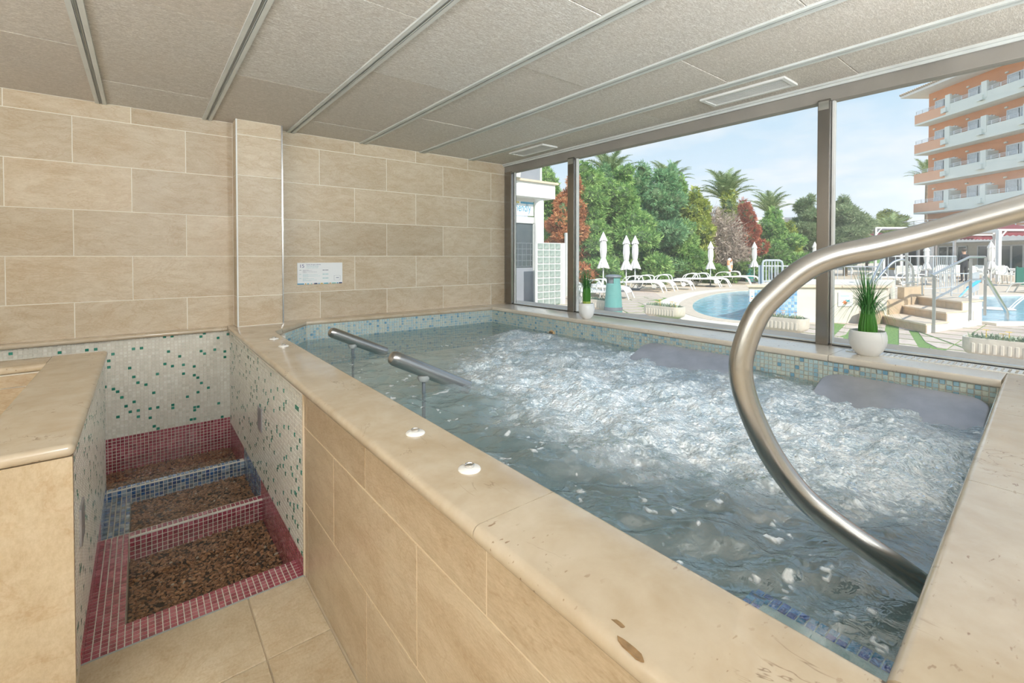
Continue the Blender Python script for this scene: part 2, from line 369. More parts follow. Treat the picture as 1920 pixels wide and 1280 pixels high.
for nm, c in (('ink_navy', (0.06, 0.07, 0.22)), ('ink_teal', (0.25, 0.47, 0.52)), ('ink_grey', (0.35, 0.36, 0.42)), ('ink_pale', (0.42, 0.62, 0.64)), ('sg_blue', (0.07, 0.33, 0.52)), ('sg_gold', (0.55, 0.36, 0.06)),
              ('sg_cyan', (0.12, 0.47, 0.58)), ('sg_mint', (0.25, 0.55, 0.50)), ('sg_pink', (0.72, 0.42, 0.38)), ('sg_navy', (0.01, 0.03, 0.12)), ('sg_yellow', (0.68, 0.52, 0.15)), ('sg_orange', (0.8, 0.25, 0.08))):
    M[nm] = flat(nm, c, 0.5, var=0.02)
def glass():
    t = NT('window_glass'); tr = t.n('ShaderNodeBsdfTransparent'); tr.inputs[0].default_value = (0.97, 0.98, 0.98, 1)
    gl = t.n('ShaderNodeBsdfGlossy'); gl.inputs['Roughness'].default_value = 0.0; gl.inputs[0].default_value = (1, 1, 1, 1)
    haze = t.n('ShaderNodeBsdfTranslucent'); haze.inputs[0].default_value = (0.9, 0.92, 0.93, 1)  # haze mixed into the pane, washes out the view outside
    m0 = t.n('ShaderNodeMixShader'); t.l(t.ramp(t.noise(t.coord(), 1.3, 5, 0.6), [(0.3, 0.06), (0.7, 0.12)]), m0.inputs[0]); t.l(tr.outputs[0], m0.inputs[1]); t.l(haze.outputs[0], m0.inputs[2])
    mx = t.n('ShaderNodeMixShader'); t.l(t.math('MULTIPLY', t.schlick(0.07), 0.6), mx.inputs[0]); t.l(m0.outputs[0], mx.inputs[1]); t.l(gl.outputs[0], mx.inputs[2])
    return t.done(mx.outputs[0])
M['glass'] = glass()
def still_water(name, tint, amp=0.1, sc=6.0):
    t = NT(name); nz = t.noise(t.coord(), sc, 3)
    bp = t.bump(nz, amp, 0.02)
    tr = t.n('ShaderNodeBsdfTransparent'); tr.inputs[0].default_value = (*tint, 1)
    gl = t.n('ShaderNodeBsdfGlossy'); gl.inputs['Roughness'].default_value = 0.02; t.l(bp, gl.inputs['Normal'])
    mx = t.n('ShaderNodeMixShader'); t.l(t.schlick(0.025, bp), mx.inputs[0]); t.l(tr.outputs[0], mx.inputs[1]); t.l(gl.outputs[0], mx.inputs[2])
    return t.done(mx.outputs[0])
M['bath_water'] = still_water('foot_bath_water', (0.92, 0.90, 0.87), 0.05)
def spa_water():
    """clear teal water that turns milky with air where the vertex attribute 'foam' is high"""
    t = NT('bubbling_water')
    foam = t.n('ShaderNodeAttribute', attribute_name='foam').outputs['Fac']; froth = t.n('ShaderNodeAttribute', attribute_name='froth').outputs['Fac']
    v = t.coord(); rip = t.noise(v, 30, 3, 0.55, 0.6)
    cell = t.voro(t.coord(), 62.0); cell2 = t.voro(t.coord(rot=(0, 0, 0.7)), 120.0)
    bub = t.math('ADD', cell, t.math('MULTIPLY', cell2, 0.5))
    hgt = t.math('ADD', t.math('MULTIPLY', rip, 0.5), t.math('MULTIPLY', t.math('MULTIPLY', bub, -0.8), foam))
    bp = t.bump(hgt, 0.8, 0.02); bs = t.bump(hgt, 0.35, 0.02)
    tr = t.n('ShaderNodeBsdfTransparent'); tr.inputs[0].default_value = (0.84, 0.96, 0.97, 1)
    milk = t.n('ShaderNodeBsdfDiffuse')
    mc = t.ramp(t.noise(v, 7, 6, 0.68), [(0.36, (0.40, 0.53, 0.60)), (0.5, (0.60, 0.71, 0.78)), (0.64, (0.82, 0.88, 0.92))])
    speck = t.ramp(bub, [(0.10, 0.75), (0.34, 0.0)])
    mc = t.mix(t.math('MULTIPLY', speck, t.math('MULTIPLY', foam, 0.40)), mc, (0.80, 0.85, 0.87))
    mc = t.mix(froth, mc, (0.88, 0.91, 0.92)); t.l(mc, milk.inputs['Color']); t.l(bs, milk.inputs['Normal'])
    cloud = t.math('MINIMUM', t.math('ADD', t.math('ADD', t.math('MULTIPLY', foam, 0.80), 0.12), froth), 0.97)
    m1 = t.n('ShaderNodeMixShader'); t.l(cloud, m1.inputs[0]); t.l(tr.outputs[0], m1.inputs[1]); t.l(milk.outputs[0], m1.inputs[2])
    gl = t.n('ShaderNodeBsdfGlossy'); gl.inputs['Roughness'].default_value = 0.04; t.l(bp, gl.inputs['Normal'])
    m2 = t.n('ShaderNodeMixShader'); t.l(t.math('MINIMUM', t.math('ADD', t.schlick(0.20, bp), t.math('MULTIPLY', foam, 0.08)), 0.8), m2.inputs[0]); t.l(m1.outputs[0], m2.inputs[1]); t.l(gl.outputs[0], m2.inputs[2])
    return t.done(m2.outputs[0])
M['spa_water'] = spa_water()
def outdoor_water(name, tint):
    t = NT(name); nz = t.noise(t.coord(scale=(1, 1, 1)), 5.0, 4, 0.6, 0.5); bp = t.bump(nz, 0.5, 0.05)
    c = t.ramp(nz, [(0.35, tuple(x * 0.7 for x in tint)), (0.6, tint), (0.72, tuple(min(1, x * 1.7) for x in tint))])  # caustic light pattern painted into the water colour
    return t.done(t.pbr(c, 0.05, normal=bp))
M['out_water'] = outdoor_water('blue_pool_water', (0.24, 0.60, 0.78))
def pebble():
    t = NT('brown_pebble'); g = t.n('ShaderNodeNewGeometry')
    c = t.ramp(g.outputs['Random Per Island'], [(0, (0.27, 0.125, 0.06)), (0.35, (0.37, 0.185, 0.095)), (0.6, (0.19, 0.085, 0.04)), (0.8, (0.46, 0.25, 0.13)), (0.985, (0.5, 0.42, 0.33))], 'CONSTANT')
    return t.done(t.pbr(c, 0.35))
M['pebble'] = pebble()
def leaf(name, stops, rough=0.55, transl=0.25):
    t = NT(name); g = t.n('ShaderNodeNewGeometry'); nz = t.noise(t.coord(), 0.9, 3)
    f = t.math('ADD', t.math('MULTIPLY', g.outputs['Random Per Island'], 0.6), t.math('MULTIPLY', nz, 0.4))
    c = t.ramp(f, stops)
    d = t.pbr(c, rough, spec=0.25); tl = t.n('ShaderNodeBsdfTranslucent'); t.l(c, tl.inputs[0])
    mx = t.n('ShaderNodeMixShader'); mx.inputs[0].default_value = transl; t.l(d, mx.inputs[1]); t.l(tl.outputs[0], mx.inputs[2])
    return t.done(mx.outputs[0])
M['cypress'] = leaf('cypress_green', [(0.15, (0.104, 0.221, 0.078)), (0.5, (0.247, 0.442, 0.130)), (0.85, (0.494, 0.676, 0.234))])
M['cypress_cool'] = leaf('cypress_blue_green', [(0.15, (0.088, 0.213, 0.112)), (0.5, (0.200, 0.400, 0.188)), (0.85, (0.400, 0.600, 0.300))])
M['cypress_yellow'] = leaf('cypress_yellow_green', [(0.15, (0.192, 0.264, 0.048)), (0.5, (0.408, 0.480, 0.096)), (0.85, (0.600, 0.624, 0.192))])
M['cypress_rust'] = leaf('cypress_rust', [(0.15, (0.297, 0.095, 0.041)), (0.5, (0.567, 0.230, 0.108)), (0.85, (0.756, 0.432, 0.203))], transl=0.15)
M['cypress_red'] = leaf('cypress_dead_red', [(0.15, (0.250, 0.056, 0.031)), (0.5, (0.450, 0.125, 0.069)), (0.85, (0.575, 0.225, 0.125))], transl=0.15)
M['tamarisk'] = leaf('grey_green_foliage', [(0.15, (0.172, 0.241, 0.127)), (0.5, (0.310, 0.402, 0.218)), (0.85, (0.483, 0.564, 0.345))])
M['palm'] = leaf('palm_frond', [(0.15, (0.207, 0.299, 0.138)), (0.5, (0.391, 0.494, 0.230)), (0.85, (0.632, 0.690, 0.368))])
M['dry'] = leaf('dry_twig', [(0.15, (0.240, 0.180, 0.144)), (0.5, (0.408, 0.324, 0.264)), (0.85, (0.576, 0.492, 0.408))], transl=0.0)
M['shrub'] = leaf('ivy_green', [(0.15, (0.078, 0.169, 0.039)), (0.5, (0.208, 0.351, 0.091)), (0.85, (0.390, 0.546, 0.156))])
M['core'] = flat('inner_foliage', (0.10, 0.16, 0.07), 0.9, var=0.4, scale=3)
M['bark'] = flat('bark', (0.22, 0.17, 0.12), 0.9, var=0.3)
M['spike'] = leaf('spike_grass', [(0.15, (0.03, 0.13, 0.03)), (0.5, (0.08, 0.25, 0.07)), (0.85, (0.18, 0.38, 0.14))], 0.4, 0.15)
M['spike_bundle'] = leaf('spike_bundle', [(0.15, (0.02, 0.10, 0.012)), (0.5, (0.05, 0.19, 0.025)), (0.85, (0.11, 0.30, 0.06))], 0.35, 0.1)
M['soil'] = flat('soil', (0.06, 0.04, 0.03), 0.95, var=0.3)
M['band'] = flat('yellow_green_band', (0.35, 0.45, 0.08), 0.5)
def paving():
    t = NT('pinkish_paver'); oi = t.n('ShaderNodeObjectInfo'); nz = t.noise(t.coord(), 7, 6, 0.65)
    c = t.ramp(nz, [(0.3, (0.50, 0.40, 0.33)), (0.7, (0.64, 0.55, 0.47))])
    hs = t.n('ShaderNodeHueSaturation'); t.l(c, hs.inputs['Color']); t.l(t.math('ADD', t.math('MULTIPLY', oi.outputs['Random'], 0.2), 0.9), hs.inputs['Value'])
    return t.done(t.pbr(hs.outputs[0], 0.8))
M['paver'] = paving()
def turf():
    t = NT('turf'); c = t.ramp(t.noise(t.coord(), 30, 5, 0.7), [(0.3, (0.10, 0.20, 0.04)), (0.55, (0.20, 0.34, 0.09)), (0.8, (0.36, 0.45, 0.18))])
    return t.done(t.pbr(c, 0.9, normal=t.bump(t.noise(t.coord(), 90, 3), 0.6, 0.02)))
M['turf'] = turf()
M['cast'] = flat('cast_stone', (0.66, 0.60, 0.51), 0.8, var=0.1, scale=14)
M['render_cream'] = flat('cream_render', (0.70, 0.66, 0.58), 0.85, var=0.05, scale=4)
M['render_white'] = flat('white_render', (0.82, 0.81, 0.79), 0.8, var=0.04, scale=3)
M['render_balcony'] = flat('pale_balcony_render', (0.80, 0.83, 0.77), 0.8, var=0.03, scale=1)
M['render_orange'] = flat('orange_render', (0.76, 0.36, 0.20), 0.85, var=0.05, scale=1)
M['render_orange_light'] = flat('salmon_render', (0.82, 0.47, 0.31), 0.85, var=0.05, scale=1)
M['step_stone'] = flat('step_stone', (0.56, 0.43, 0.29), 0.7, var=0.12, scale=6)
M['coping'] = flat('pool_coping', (0.68, 0.57, 0.44), 0.7, var=0.1, scale=6)
M['coping_pale'] = flat('pale_pool_surround', (0.78, 0.72, 0.62), 0.75, var=0.06, scale=6)
M['bin'] = flat('turquoise_plastic', (0.13, 0.34, 0.32), 0.4, var=0.05)
M['bin_dark'] = flat('dark_green_plastic', (0.02, 0.22, 0.19), 0.4, var=0.05)
M['grey_plastic'] = flat('grey_plastic', (0.16, 0.18, 0.20), 0.5)
M['canvas'] = flat('white_canvas', (0.80, 0.78, 0.75), 0.85, var=0.06, scale=20)
M['lounger'] = flat('white_lounger_plastic', (0.80, 0.80, 0.76), 0.45)
M['white_paint'] = flat('white_painted_metal', (0.80, 0.82, 0.84), 0.4)
M['rail_grey'] = flat('grey_white_rail', (0.56, 0.58, 0.60), 0.4, 0.2)
M['buoy_orange'] = flat('faded_orange', (0.80, 0.35, 0.18), 0.5)
M['awning'] = flat('burgundy_awning', (0.20, 0.018, 0.035), 0.8)
M['dark_glass'] = flat('dark_glazing', (0.08, 0.10, 0.11), 0.06, var=0.3, scale=1.5)
M['grey_glass'] = flat('frosted_grey_glazing', (0.30, 0.32, 0.36), 0.15, var=0.05, scale=2)
M['curtain'] = flat('net_curtain', (0.66, 0.70, 0.74), 0.6, var=0.12, scale=5)
M['roof_tile'] = flat('roof_tile', (0.52, 0.42, 0.33), 0.8, var=0.2)
M['dark_cloth'] = flat('dark_cloth', (0.025, 0.027, 0.035), 0.8)
M['skin'] = flat('skin', (0.55, 0.33, 0.22), 0.6)
M['hair'] = flat('dark_hair', (0.03, 0.02, 0.015), 0.6)
M['petal_y'] = flat('yellow_petal', (0.85, 0.55, 0.02), 0.6)
M['petal_o'] = flat('orange_petal', (0.80, 0.30, 0.06), 0.6)
M['silver_leaf'] = leaf('silver_leaf', [(0.15, (0.24, 0.32, 0.19)), (0.5, (0.40, 0.47, 0.33)), (0.85, (0.58, 0.63, 0.50))])
def blockglass():
    t = NT('glass_block'); nz = t.noise(t.coord(), 9, 3)
    return t.done(t.pbr(t.ramp(nz, [(0.3, (0.22, 0.28, 0.25)), (0.7, (0.42, 0.48, 0.44))]), 0.12, normal=t.bump(nz, 0.4, 0.02)))
M['glass_block'] = blockglass()
M['chip'] = flat('brown_filler', (0.26, 0.16, 0.075), 0.5, var=0.25, scale=60)
M['amber'] = flat('amber_fitting', (0.60, 0.40, 0.20), 0.4)
M['cyan'] = flat('cyan_handrail', (0.05, 0.45, 0.75), 0.4)
M['green_cloth'] = flat('dark_green_sheet', (0.012, 0.13, 0.10), 0.6)
M['white_ceiling'] = flat('lamp_housing', (0.7, 0.7, 0.7), 0.5)
def emit(name, c, s):
    t = NT(name); e = t.n('ShaderNodeEmission'); e.inputs[0].default_value = (*c, 1); e.inputs[1].default_value = s; return t.done(e.outputs[0])
M['fill_diffuser'] = emit('fill_diffuser', (1.0, 0.85, 0.62), 1.5)
# ------------------------------------------------------------------ room shell
ZC = H + 1.02; ZD = H - 0.53; ZN = ZD - 0.036; ZW = H - 0.688
YB = 4.14; YP = 3.99; XW = 3.18
RX0, RY0 = -3.4, -5.5
rnd = random.Random(5)

def tile_mesh(name, w, h, th, mat, bev=0.0008):
    mb = MB().box(-w / 2, w / 2, 0, th, -h / 2, h / 2)
    return mb.mesh(name, mat, bevel=bev, segs=1)
TM = {}
def wall_tiles(parent, x0, x1, y, rows, joints, pitch, mat, face='Y', g=0.005, th=0.012):
    """rows: (z0, z1, joint start); tiles of one running bond on the plane Y = y (facing -Y) or X = y (facing -X / +X)"""
    for z0, z1, j in rows:
        k = math.floor((x0 - j) / pitch); a = j + k * pitch
        while a < x1 - 1e-4:
            l = max(a, x0); r = min(a + pitch, x1); a += pitch
            if r - l < 0.02: continue
            w, h = r - l - g, z1 - z0 - g
            key = (round(w, 4), round(h, 4), mat.name)
            if key not in TM: TM[key] = tile_mesh('stone_tile', w, h, th, mat)
            o = link('stone_tile', TM[key], parent)
            c, zc = (l + r) / 2, (z0 + z1) / 2
            if face == 'Y': o.location = (c, y, zc)
            elif face == '-X': o.location = (y, c, zc); o.rotation_euler = (0, 0, -math.pi / 2)
            else: o.location = (y, c, zc); o.rotation_euler = (0, 0, math.pi / 2)

wb = MB().box(RX0, XW + 0.06, YB + 0.0012, YB + 0.3, 0 - 0.3, ZC + 0.3).build('wall_back', M['grout'])
tag(wb, 'beige stone tiled back wall behind the whirlpool', 'wall', kind='structure')
P_ = 0.603; RH = 0.303
JA, JB = onY(135, 260, YB).x, onY(248, 430, YB).x
rowsL = [(H + 3 * RH, ZC, JB), (H + 2 * RH, H + 3 * RH, JA), (H + RH, H + 2 * RH, JB), (H, H + RH, JA), (H - RH, H, JB), (ZD - 0.01, H - RH, JA)]
wall_tiles(wb, -1.5, 0.556, YB, rowsL, None, P_, M['wall_tile'])
KA, KB = onY(599, 320, YB).x, onY(665, 400, YB).x
rowsR = [(H + 3 * RH, ZC, KB), (H + 2 * RH, H + 3 * RH, KA), (H + RH, H + 2 * RH, KB), (H, H + RH, KA), (H - RH, H, KB), (ZD - 0.01, H - RH, KA)]
wall_tiles(wb, 0.87, XW + 0.02, YB, rowsR, None, P_, M['wall_tile'])

wp = MB().box(0.5575, 0.868, YP + 0.0012, YB, ZD, ZC).build('wall_pillar', M['grout'])
tag(wp, 'shallow stone tiled pillar standing proud of the back wall', 'pillar', kind='structure')
rowsP = [(max(a, ZD + 0.002), b, 0.50) for a, b, _ in rowsL]
wall_tiles(wp, 0.556, 0.872, YP, rowsP, None, P_, M['wall_tile'])
wall_tiles(wp, YP, YB, 0.556, rowsP, None, 9.0, M['wall_tile'], '-X')
MB().box(0.556, 0.566, YP - 0.004, YP + 0.008, ZD, ZC).build('corner_trim', M['white_alu'], wp)
MB().box(0.866, 0.876, YP - 0.006, YP + 0.004, ZD + 0.002, ZC).build('corner_trim', M['steel'], wp)

# unseen sides of the room: they close it, so light comes only through the windows and from the added lamps
wl = MB().box(RX0 - 0.2, RX0, RY0, YB + 0.3, -0.3, ZC + 0.3).build('wall_left', M['render_cream']); tag(wl, 'plain cream side wall of the spa room', 'wall', kind='structure')
wr = MB().box(RX0 - 0.2, XW + 0.3, RY0 - 0.2, RY0, -0.3, ZC + 0.3).build('wall_rear', M['render_cream']); tag(wr, 'plain cream rear wall of the spa room', 'wall', kind='structure')

# floor: grout bed with large tiles (cut out for the foot bath)
FBX0, FBX1, FBY0 = -0.166, 0.520, 2.04
fl = MB()
for b in ((RX0, 0.53, RY0, FBY0), (RX0, FBX0 - 0.2, FBY0, 3.22), (0.53, XW, RY0, -0.55)):
    fl.box(b[0], b[1], b[2], b[3], -0.32, -0.006)
flo = fl.build('floor', M['grout_warm']); tag(flo, 'beige stone tiled spa floor', 'floor', kind='structure')
for ix in range(-3, 1):
    for iy in range(-6, 3):
        x1 = 0.312 + 0.61 * ix; x0 = x1 - 0.61; y1 = 1.686 + 0.61 * (iy - 0) ; y0 = y1 - 0.61
        for (a, b, c, d) in ((x0, x1, y0, y1),) if ix < 0 else ((x0, x1, y0, y1), (x1, 0.518, y0, y1)):
            d2 = min(d, FBY0) if b > -0.4 else min(d, 2.2)
            if d2 - c < 0.03 or b - a < 0.03 or c > 2.1: continue
            w, h = b - a - 0.004, d2 - c - 0.004
            key = ('f', round(w, 4), round(h, 4))
            if key not in TM: TM[key] = MB().box(-w / 2, w / 2, -h / 2, h / 2, -0.012, 0).mesh('floor_tile', M['floor_tile'], bevel=0.0015, segs=1)
            o = link('floor_tile', TM[key], flo); o.location = ((a + b) / 2, (c + d2) / 2, 0)

# ceiling
ce = MB().box(RX0 - 0.2, XW + 0.32, RY0 - 0.2, YB + 0.3, ZC + 0.012, ZC + 0.3).build('ceiling', M['board'])
tag(ce, 'wood wool panel ceiling between grey metal rails', 'ceiling', kind='structure')
RAILX = [-1.38, -0.79, -0.20, 0.392, 0.968, 1.572, 2.165, 2.742, 3.195]
JY = [2.6, 3.1, 3.60, 3.02, 2.50, 1.93, 1.35, 0.83]
for i in range(len(RAILX) - 1):
    a, b = RAILX[i] + 0.012, RAILX[i + 1] - 0.012; edges = [YB]; y = JY[i] + (1.2 if JY[i] + 1.2 < YB else 0)
    while y > -1.0: edges.append(y); y -= 1.19
    edges.append(-1.2)
    for y1, y0 in zip(edges[:-1], edges[1:]):
        w, h = b - a, y1 - y0 - 0.003; dz = rnd.uniform(0, 0.0025)
        if w < 0.1 or h < 0.05: continue
        o = link('ceiling_board', MB().box(-w / 2, w / 2, -h / 2, h / 2, 0, 0.012).mesh('ceiling_board', M['board'], bevel=0.002, segs=1), ce)
        o.location = ((a + b) / 2, (y0 + y1) / 2, ZC + dz)
def rail_profile(x, y0, y1, z, w=0.058):
    mb = MB()
    for sx in (-1, 1):
        mb.box(x + sx * (w / 2 - 0.012) - 0.012, x + sx * (w / 2 - 0.012) + 0.012, y0, y1, z - 0.009, z + 0.006)
        mb.box(x + sx * 0.007 - 0.0012, x + sx * 0.007 + 0.0012, y0, y1, z - 0.009, z + 0.006)
    return mb
for i, x in enumerate(RAILX[1:-1]):
    o = rail_profile(x, -1.2, YB, ZC).build('ceiling_rail', M['alu'], ce)
    MB().box(x - 0.007, x + 0.007, -1.2, YB, ZC - 0.004, ZC + 0.008).build('rail_groove', M['alu_dark'], o)

# window wall: header beam, frame, mullions, panes
hb = MB().box(XW + 0.012, XW + 0.085, RY0, YB, H + 0.918, ZC + 0.02).build('trim_1', M['beam'], bevel=0.004)
tag(hb, 'long grey brown header beam above the windows', 'beam', kind='structure')
o = MB().box(XW - 0.022, XW + 0.012, RY0, YB, ZC - 0.012, ZC + 0.006).box(XW - 0.006, XW + 0.004, RY0, YB, ZC - 0.026, ZC - 0.012).build('trim_2', M['alu'])
tag(o, 'slim metal edge rail along the ceiling above the windows', 'trim', kind='structure')
MUL = [(4.005, 4.115), (3.062, 3.142), (0.984, 1.050), (-1.10, -1.034), (-3.18, -3.114)]
for i, (y0, y1) in enumerate(MUL):
    mb = MB().box(XW, XW + 0.075, y0, y1, ZD, H + 0.93)
    o = mb.build('trim_%d' % (3 + i), M['frame'], bevel=0.003)
    tag(o, ['dark steel window post against the back wall', 'slim steel mullion behind the small potted grass', 'steel mullion between the two large window panes', 'steel mullion beside the pool room window', 'steel mullion near the rear of the room'][i], 'mullion', kind='structure')
    if i < 3:
        MB().box(XW + (0.04 if i == 0 else 0.028), XW + (0.05 if i == 0 else 0.06), y0 - 0.014, y0 - 0.002, ZD + 0.01, H + 0.92).build('edge_strip', M['white_alu'], o)
    if i in (1, 2):
        MB().box(XW - 0.004, XW, y0 + 0.006, y1 - 0.006, H + 0.918 - 0.05, H + 0.918).build('bracket', M['chrome'], o)
ys = [YB] + [y for m in MUL for y in (m[1], m[0])] + [RY0]
wi = 0
for j in range(1, len(MUL) + 1):
    y1 = MUL[j - 1][0] - 0.014; y0 = MUL[j][1] if j < len(MUL) else RY0
    if j == len(MUL): y0 = RY0
    wi += 1
    e = empty('window_%d' % wi, (XW + 0.045, (y0 + y1) / 2, ZD)); hw = (y1 - y0) / 2
    tag(e, ['narrow window pane beside the back wall', 'wide window pane overlooking the round pool', 'wide window pane looking onto the hotel', 'window pane beside the room', 'rear window pane of the room'][wi - 1], 'window', kind='structure')
    MB().add([(0, -hw, 0.012), (0, hw, 0.012), (0, hw, 1.47), (0, -hw, 1.47)], [(0, 1, 2, 3)]).build('pane', M['glass'], e, fix=False)
    MB().box(-0.02, 0.02, -hw, hw, 0.0, 0.014).build('bottom_frame', M['alu'], e)
    MB().box(-0.024, -0.018, -hw, hw, 0.0, 0.006).build('seal', M['rubber'], e)
# outer face of the sill wall below the windows
o = MB().box(XW + 0.02, XW + 0.30, RY0, YB + 0.3, -0.3, ZN - 0.002).build('wall_right', M['render_cream'])
tag(o, 'low rendered wall under the windows', 'wall', kind='structure')
o = MB().box(XW + 0.10, XW + 0.36, RY0, YB + 0.3, ZN, ZD - 0.001).build('trim_9', M['coping']); tag(o, 'outer stone window sill under the panes', 'sill', kind='structure')

# unseen lamps added for fill, behind or beside the viewer: pendants shining down, floor uplights washing the ceiling
def fill_lamp(parent, loc, rx, sx, sy, en):
    ld = bpy.data.lights.new('lamp', 'AREA'); ld.shape = 'RECTANGLE'; ld.size = sx; ld.size_y = sy; ld.energy = en; ld.color = FILL_COL
    lo = link('lamp', ld, parent); lo.location = loc; lo.rotation_euler = (rx, 0, 0)
for i, (x, y) in enumerate(FILL_PENDANTS):
    e = empty('added_pendant', (x, y, ZC)); tag(e, 'added long white pendant behind the viewer, fill for the room', 'pendant light', 'added fill pendants')
    MB().box(-0.15, 0.15, -0.60, 0.60, -0.46, -0.40).build('housing', M['white_ceiling'], e, bevel=0.01)
    MB().box(-0.13, 0.13, -0.58, 0.58, -0.464, -0.460).build('diffuser', M['fill_diffuser'], e)
    for sy in (-0.45, 0.45): MB().tube([(0, sy, -0.40), (0, sy, 0.0)], 0.004, 6).build('cord', M['alu_dark'], e)
    fill_lamp(e, (0, 0, -0.47), 0.0, 0.26, 1.16, FILL_DOWN)
for i, (x, y, pw) in enumerate(FILL_UPLIGHTS):
    e = empty('added_uplight', (x, y, 0)); tag(e, 'added slim floor lamp out of view, brightening the ceiling', 'floor lamp', 'added fill uplights')
    MB().lathe([(0.15, 0), (0.15, 0.02), (0.03, 0.03), (0.016, 0.05), (0.016, 1.22)], 20).build('stand', M['white_ceiling'], e, smooth=40)
    MB().lathe([(0.02, 1.20), (0.14, 1.26), (0.235, 1.36), (0.24, 1.37), (0.22, 1.36), (0.12, 1.28), (0, 1.27)], 28).build('bowl', M['white_ceiling'], e, smooth=40)
    fill_lamp(e, (0, 0, 1.362), math.pi, 0.30, 0.30, FILL_UP * pw)
for (x, y), tgt in FILL_SPOTS:
    e = empty('added_spotlight', (x, y, ZC)); tag(e, 'added small white spotlight out of view, brightening the back wall', 'spotlight', 'added fill spotlights')
    src = Vector((x, y, ZC - 0.14)); dr = (Vector(tgt) - src).normalized(); q = dr.to_track_quat('-Z', 'Y')
    MB().lathe([(0.035, 0.0), (0.035, -0.02), (0.012, -0.025), (0.012, -0.10)], 16).build('stem', M['white_ceiling'], e)
    MB().lathe([(0.05, 0.10), (0.055, 0.09), (0.055, -0.05), (0.045, -0.05), (0.045, 0.05)], 20, M=Matrix.Translation((0, 0, -0.14)) @ q.to_matrix().to_4x4()).build('can', M['white_ceiling'], e, smooth=40)
    sd = bpy.data.lights.new('spot', 'SPOT'); sd.energy = SPOT_W; sd.spot_size = math.radians(82); sd.spot_blend = 1.0; sd.shadow_soft_size = 0.12; sd.color = FILL_COL
    so = link('spot', sd, e); so.location = (Vector((0, 0, -0.14)) + dr * 0.07); so.rotation_euler = q.to_euler()
# air vents in the ceiling
for nm, y0, y1 in (('slatted white air vent close to the back corner of the ceiling', 3.14, 3.63), ('slatted white air vent in the ceiling above the wide window', 1.11, 1.62)):
    e = empty('air_vent', ((2.855 + 3.045) / 2, (y0 + y1) / 2, ZC)); tag(e, nm, 'vent'); hx, hy = 0.095, (y1 - y0) / 2
    mb = MB(); t = 0.022
    mb.box(-hx, hx, -hy, -hy + t, -0.012, 0.004).box(-hx, hx, hy - t, hy, -0.012, 0.004).box(-hx, -hx + t, -hy + t, hy - t, -0.012, 0.004).box(hx - t, hx, -hy + t, hy - t, -0.012, 0.004)
    mb.build('frame', M['white_alu'], e)
    MB().box(-hx + t, hx - t, -hy + t, hy - t, -0.001, 0.003).build('backing', M['grey_plastic'], e)
    sl = MB().box(-0.0022, 0.0022, -hy + t, hy - t, -0.008, 0.0).mesh('slat', M['white_alu'])
    for k in range(8):
        s = link('slat', sl, e); s.location = (-hx + t + (k + 0.5) * (2 * hx - 2 * t) / 8, 0, -0.001); s.rotation_euler = (0, 0.5, 0)
# ------------------------------------------------------------------ mosaics
def mosaic_mesh(name, o, ud, vd, nrm, nu, nv, mat, pitch=0.0233, gap=0.0032, th=0.003, skip=None, mats=None):
    """nu x nv small tiles on the plane o + u*ud + v*vd, standing th proud along nrm"""
    o, ud, vd, nrm = (np.array(tuple(a), float) for a in (o, ud, vd, nrm))
    U, Vv = np.meshgrid(np.arange(nu), np.arange(nv), indexing='ij'); U = U.ravel(); Vv = Vv.ravel()
    if skip is not None:
        k = ~skip(U * pitch, Vv * pitch); U, Vv = U[k], Vv[k]
    n = len(U); g = gap / 2; e = 0.0012
    corner = []
    for (a, b, d, h) in ((g, g, 0, 0), (pitch - g, g, 0, 0), (pitch - g, pitch - g, 0, 0), (g, pitch - g, 0, 0),
                         (g + e, g + e, 0, th), (pitch - g - e, g + e, 0, th), (pitch - g - e, pitch - g - e, 0, th), (g + e, pitch - g - e, 0, th)):
        corner.append(o + np.outer(U * pitch + a, ud) + np.outer(Vv * pitch + b, vd) + nrm * h)
    V = np.stack(corner, 1).reshape(-1, 3)
    base = (np.arange(n) * 8)[:, None, None]
    q = np.array([[4, 5, 6, 7], [0, 1, 5, 4], [1, 2, 6, 5], [2, 3, 7, 6], [3, 0, 4, 7]])
    if np.dot(np.cross(ud, vd), nrm) < 0: q = q[:, ::-1]
    return np_mesh(name, V, (base + q[None]).reshape(-1, 4), mat)
def mosaic_part(name, parent, *a, **k):
    o = link(name, mosaic_mesh(name, *a, **k), parent); o['kind'] = 'stuff'; return o

# ------------------------------------------------------------------ whirlpool tub
tub = empty('whirlpool_tub', (0, 0, 0)); tag(tub, 'sunken whirlpool tub with beige travertine coping and stone tiled side', 'whirlpool')
def slab(name, poly, z0, z1, nose, r=0.016, parent=None, mat=None, segs=4):
    me = bpy.data.meshes.new(name); bm = bmesh.new(); n = len(poly)
    lo = [bm.verts.new((p[0], p[1], z0)) for p in poly]; hi = [bm.verts.new((p[0], p[1], z1)) for p in poly]
    bm.faces.new(lo[::-1]); bm.faces.new(hi)
    for i in range(n): bm.faces.new((lo[i], lo[(i + 1) % n], hi[(i + 1) % n], hi[i]))
    bm.edges.ensure_lookup_table(); ed = []
    for i in nose:
        j = (i + 1) % n
        ed += [bm.edges.get((lo[i], lo[j])), bm.edges.get((hi[i], hi[j]))]
        if (j in nose): ed.append(bm.edges.get((lo[j], hi[j])))
    bmesh.ops.recalc_face_normals(bm, faces=bm.faces)
    if ed: bmesh.ops.bevel(bm, geom=[e for e in set(ed) if e], offset=r, segments=segs, affect='EDGES', profile=0.5, clamp_overlap=True)
    bm.to_mesh(me); bm.free(); me.materials.append(mat or M['travertine']); shade(me); me.set_sharp_from_angle(angle=math.radians(35))
    return link(name, me, parent)
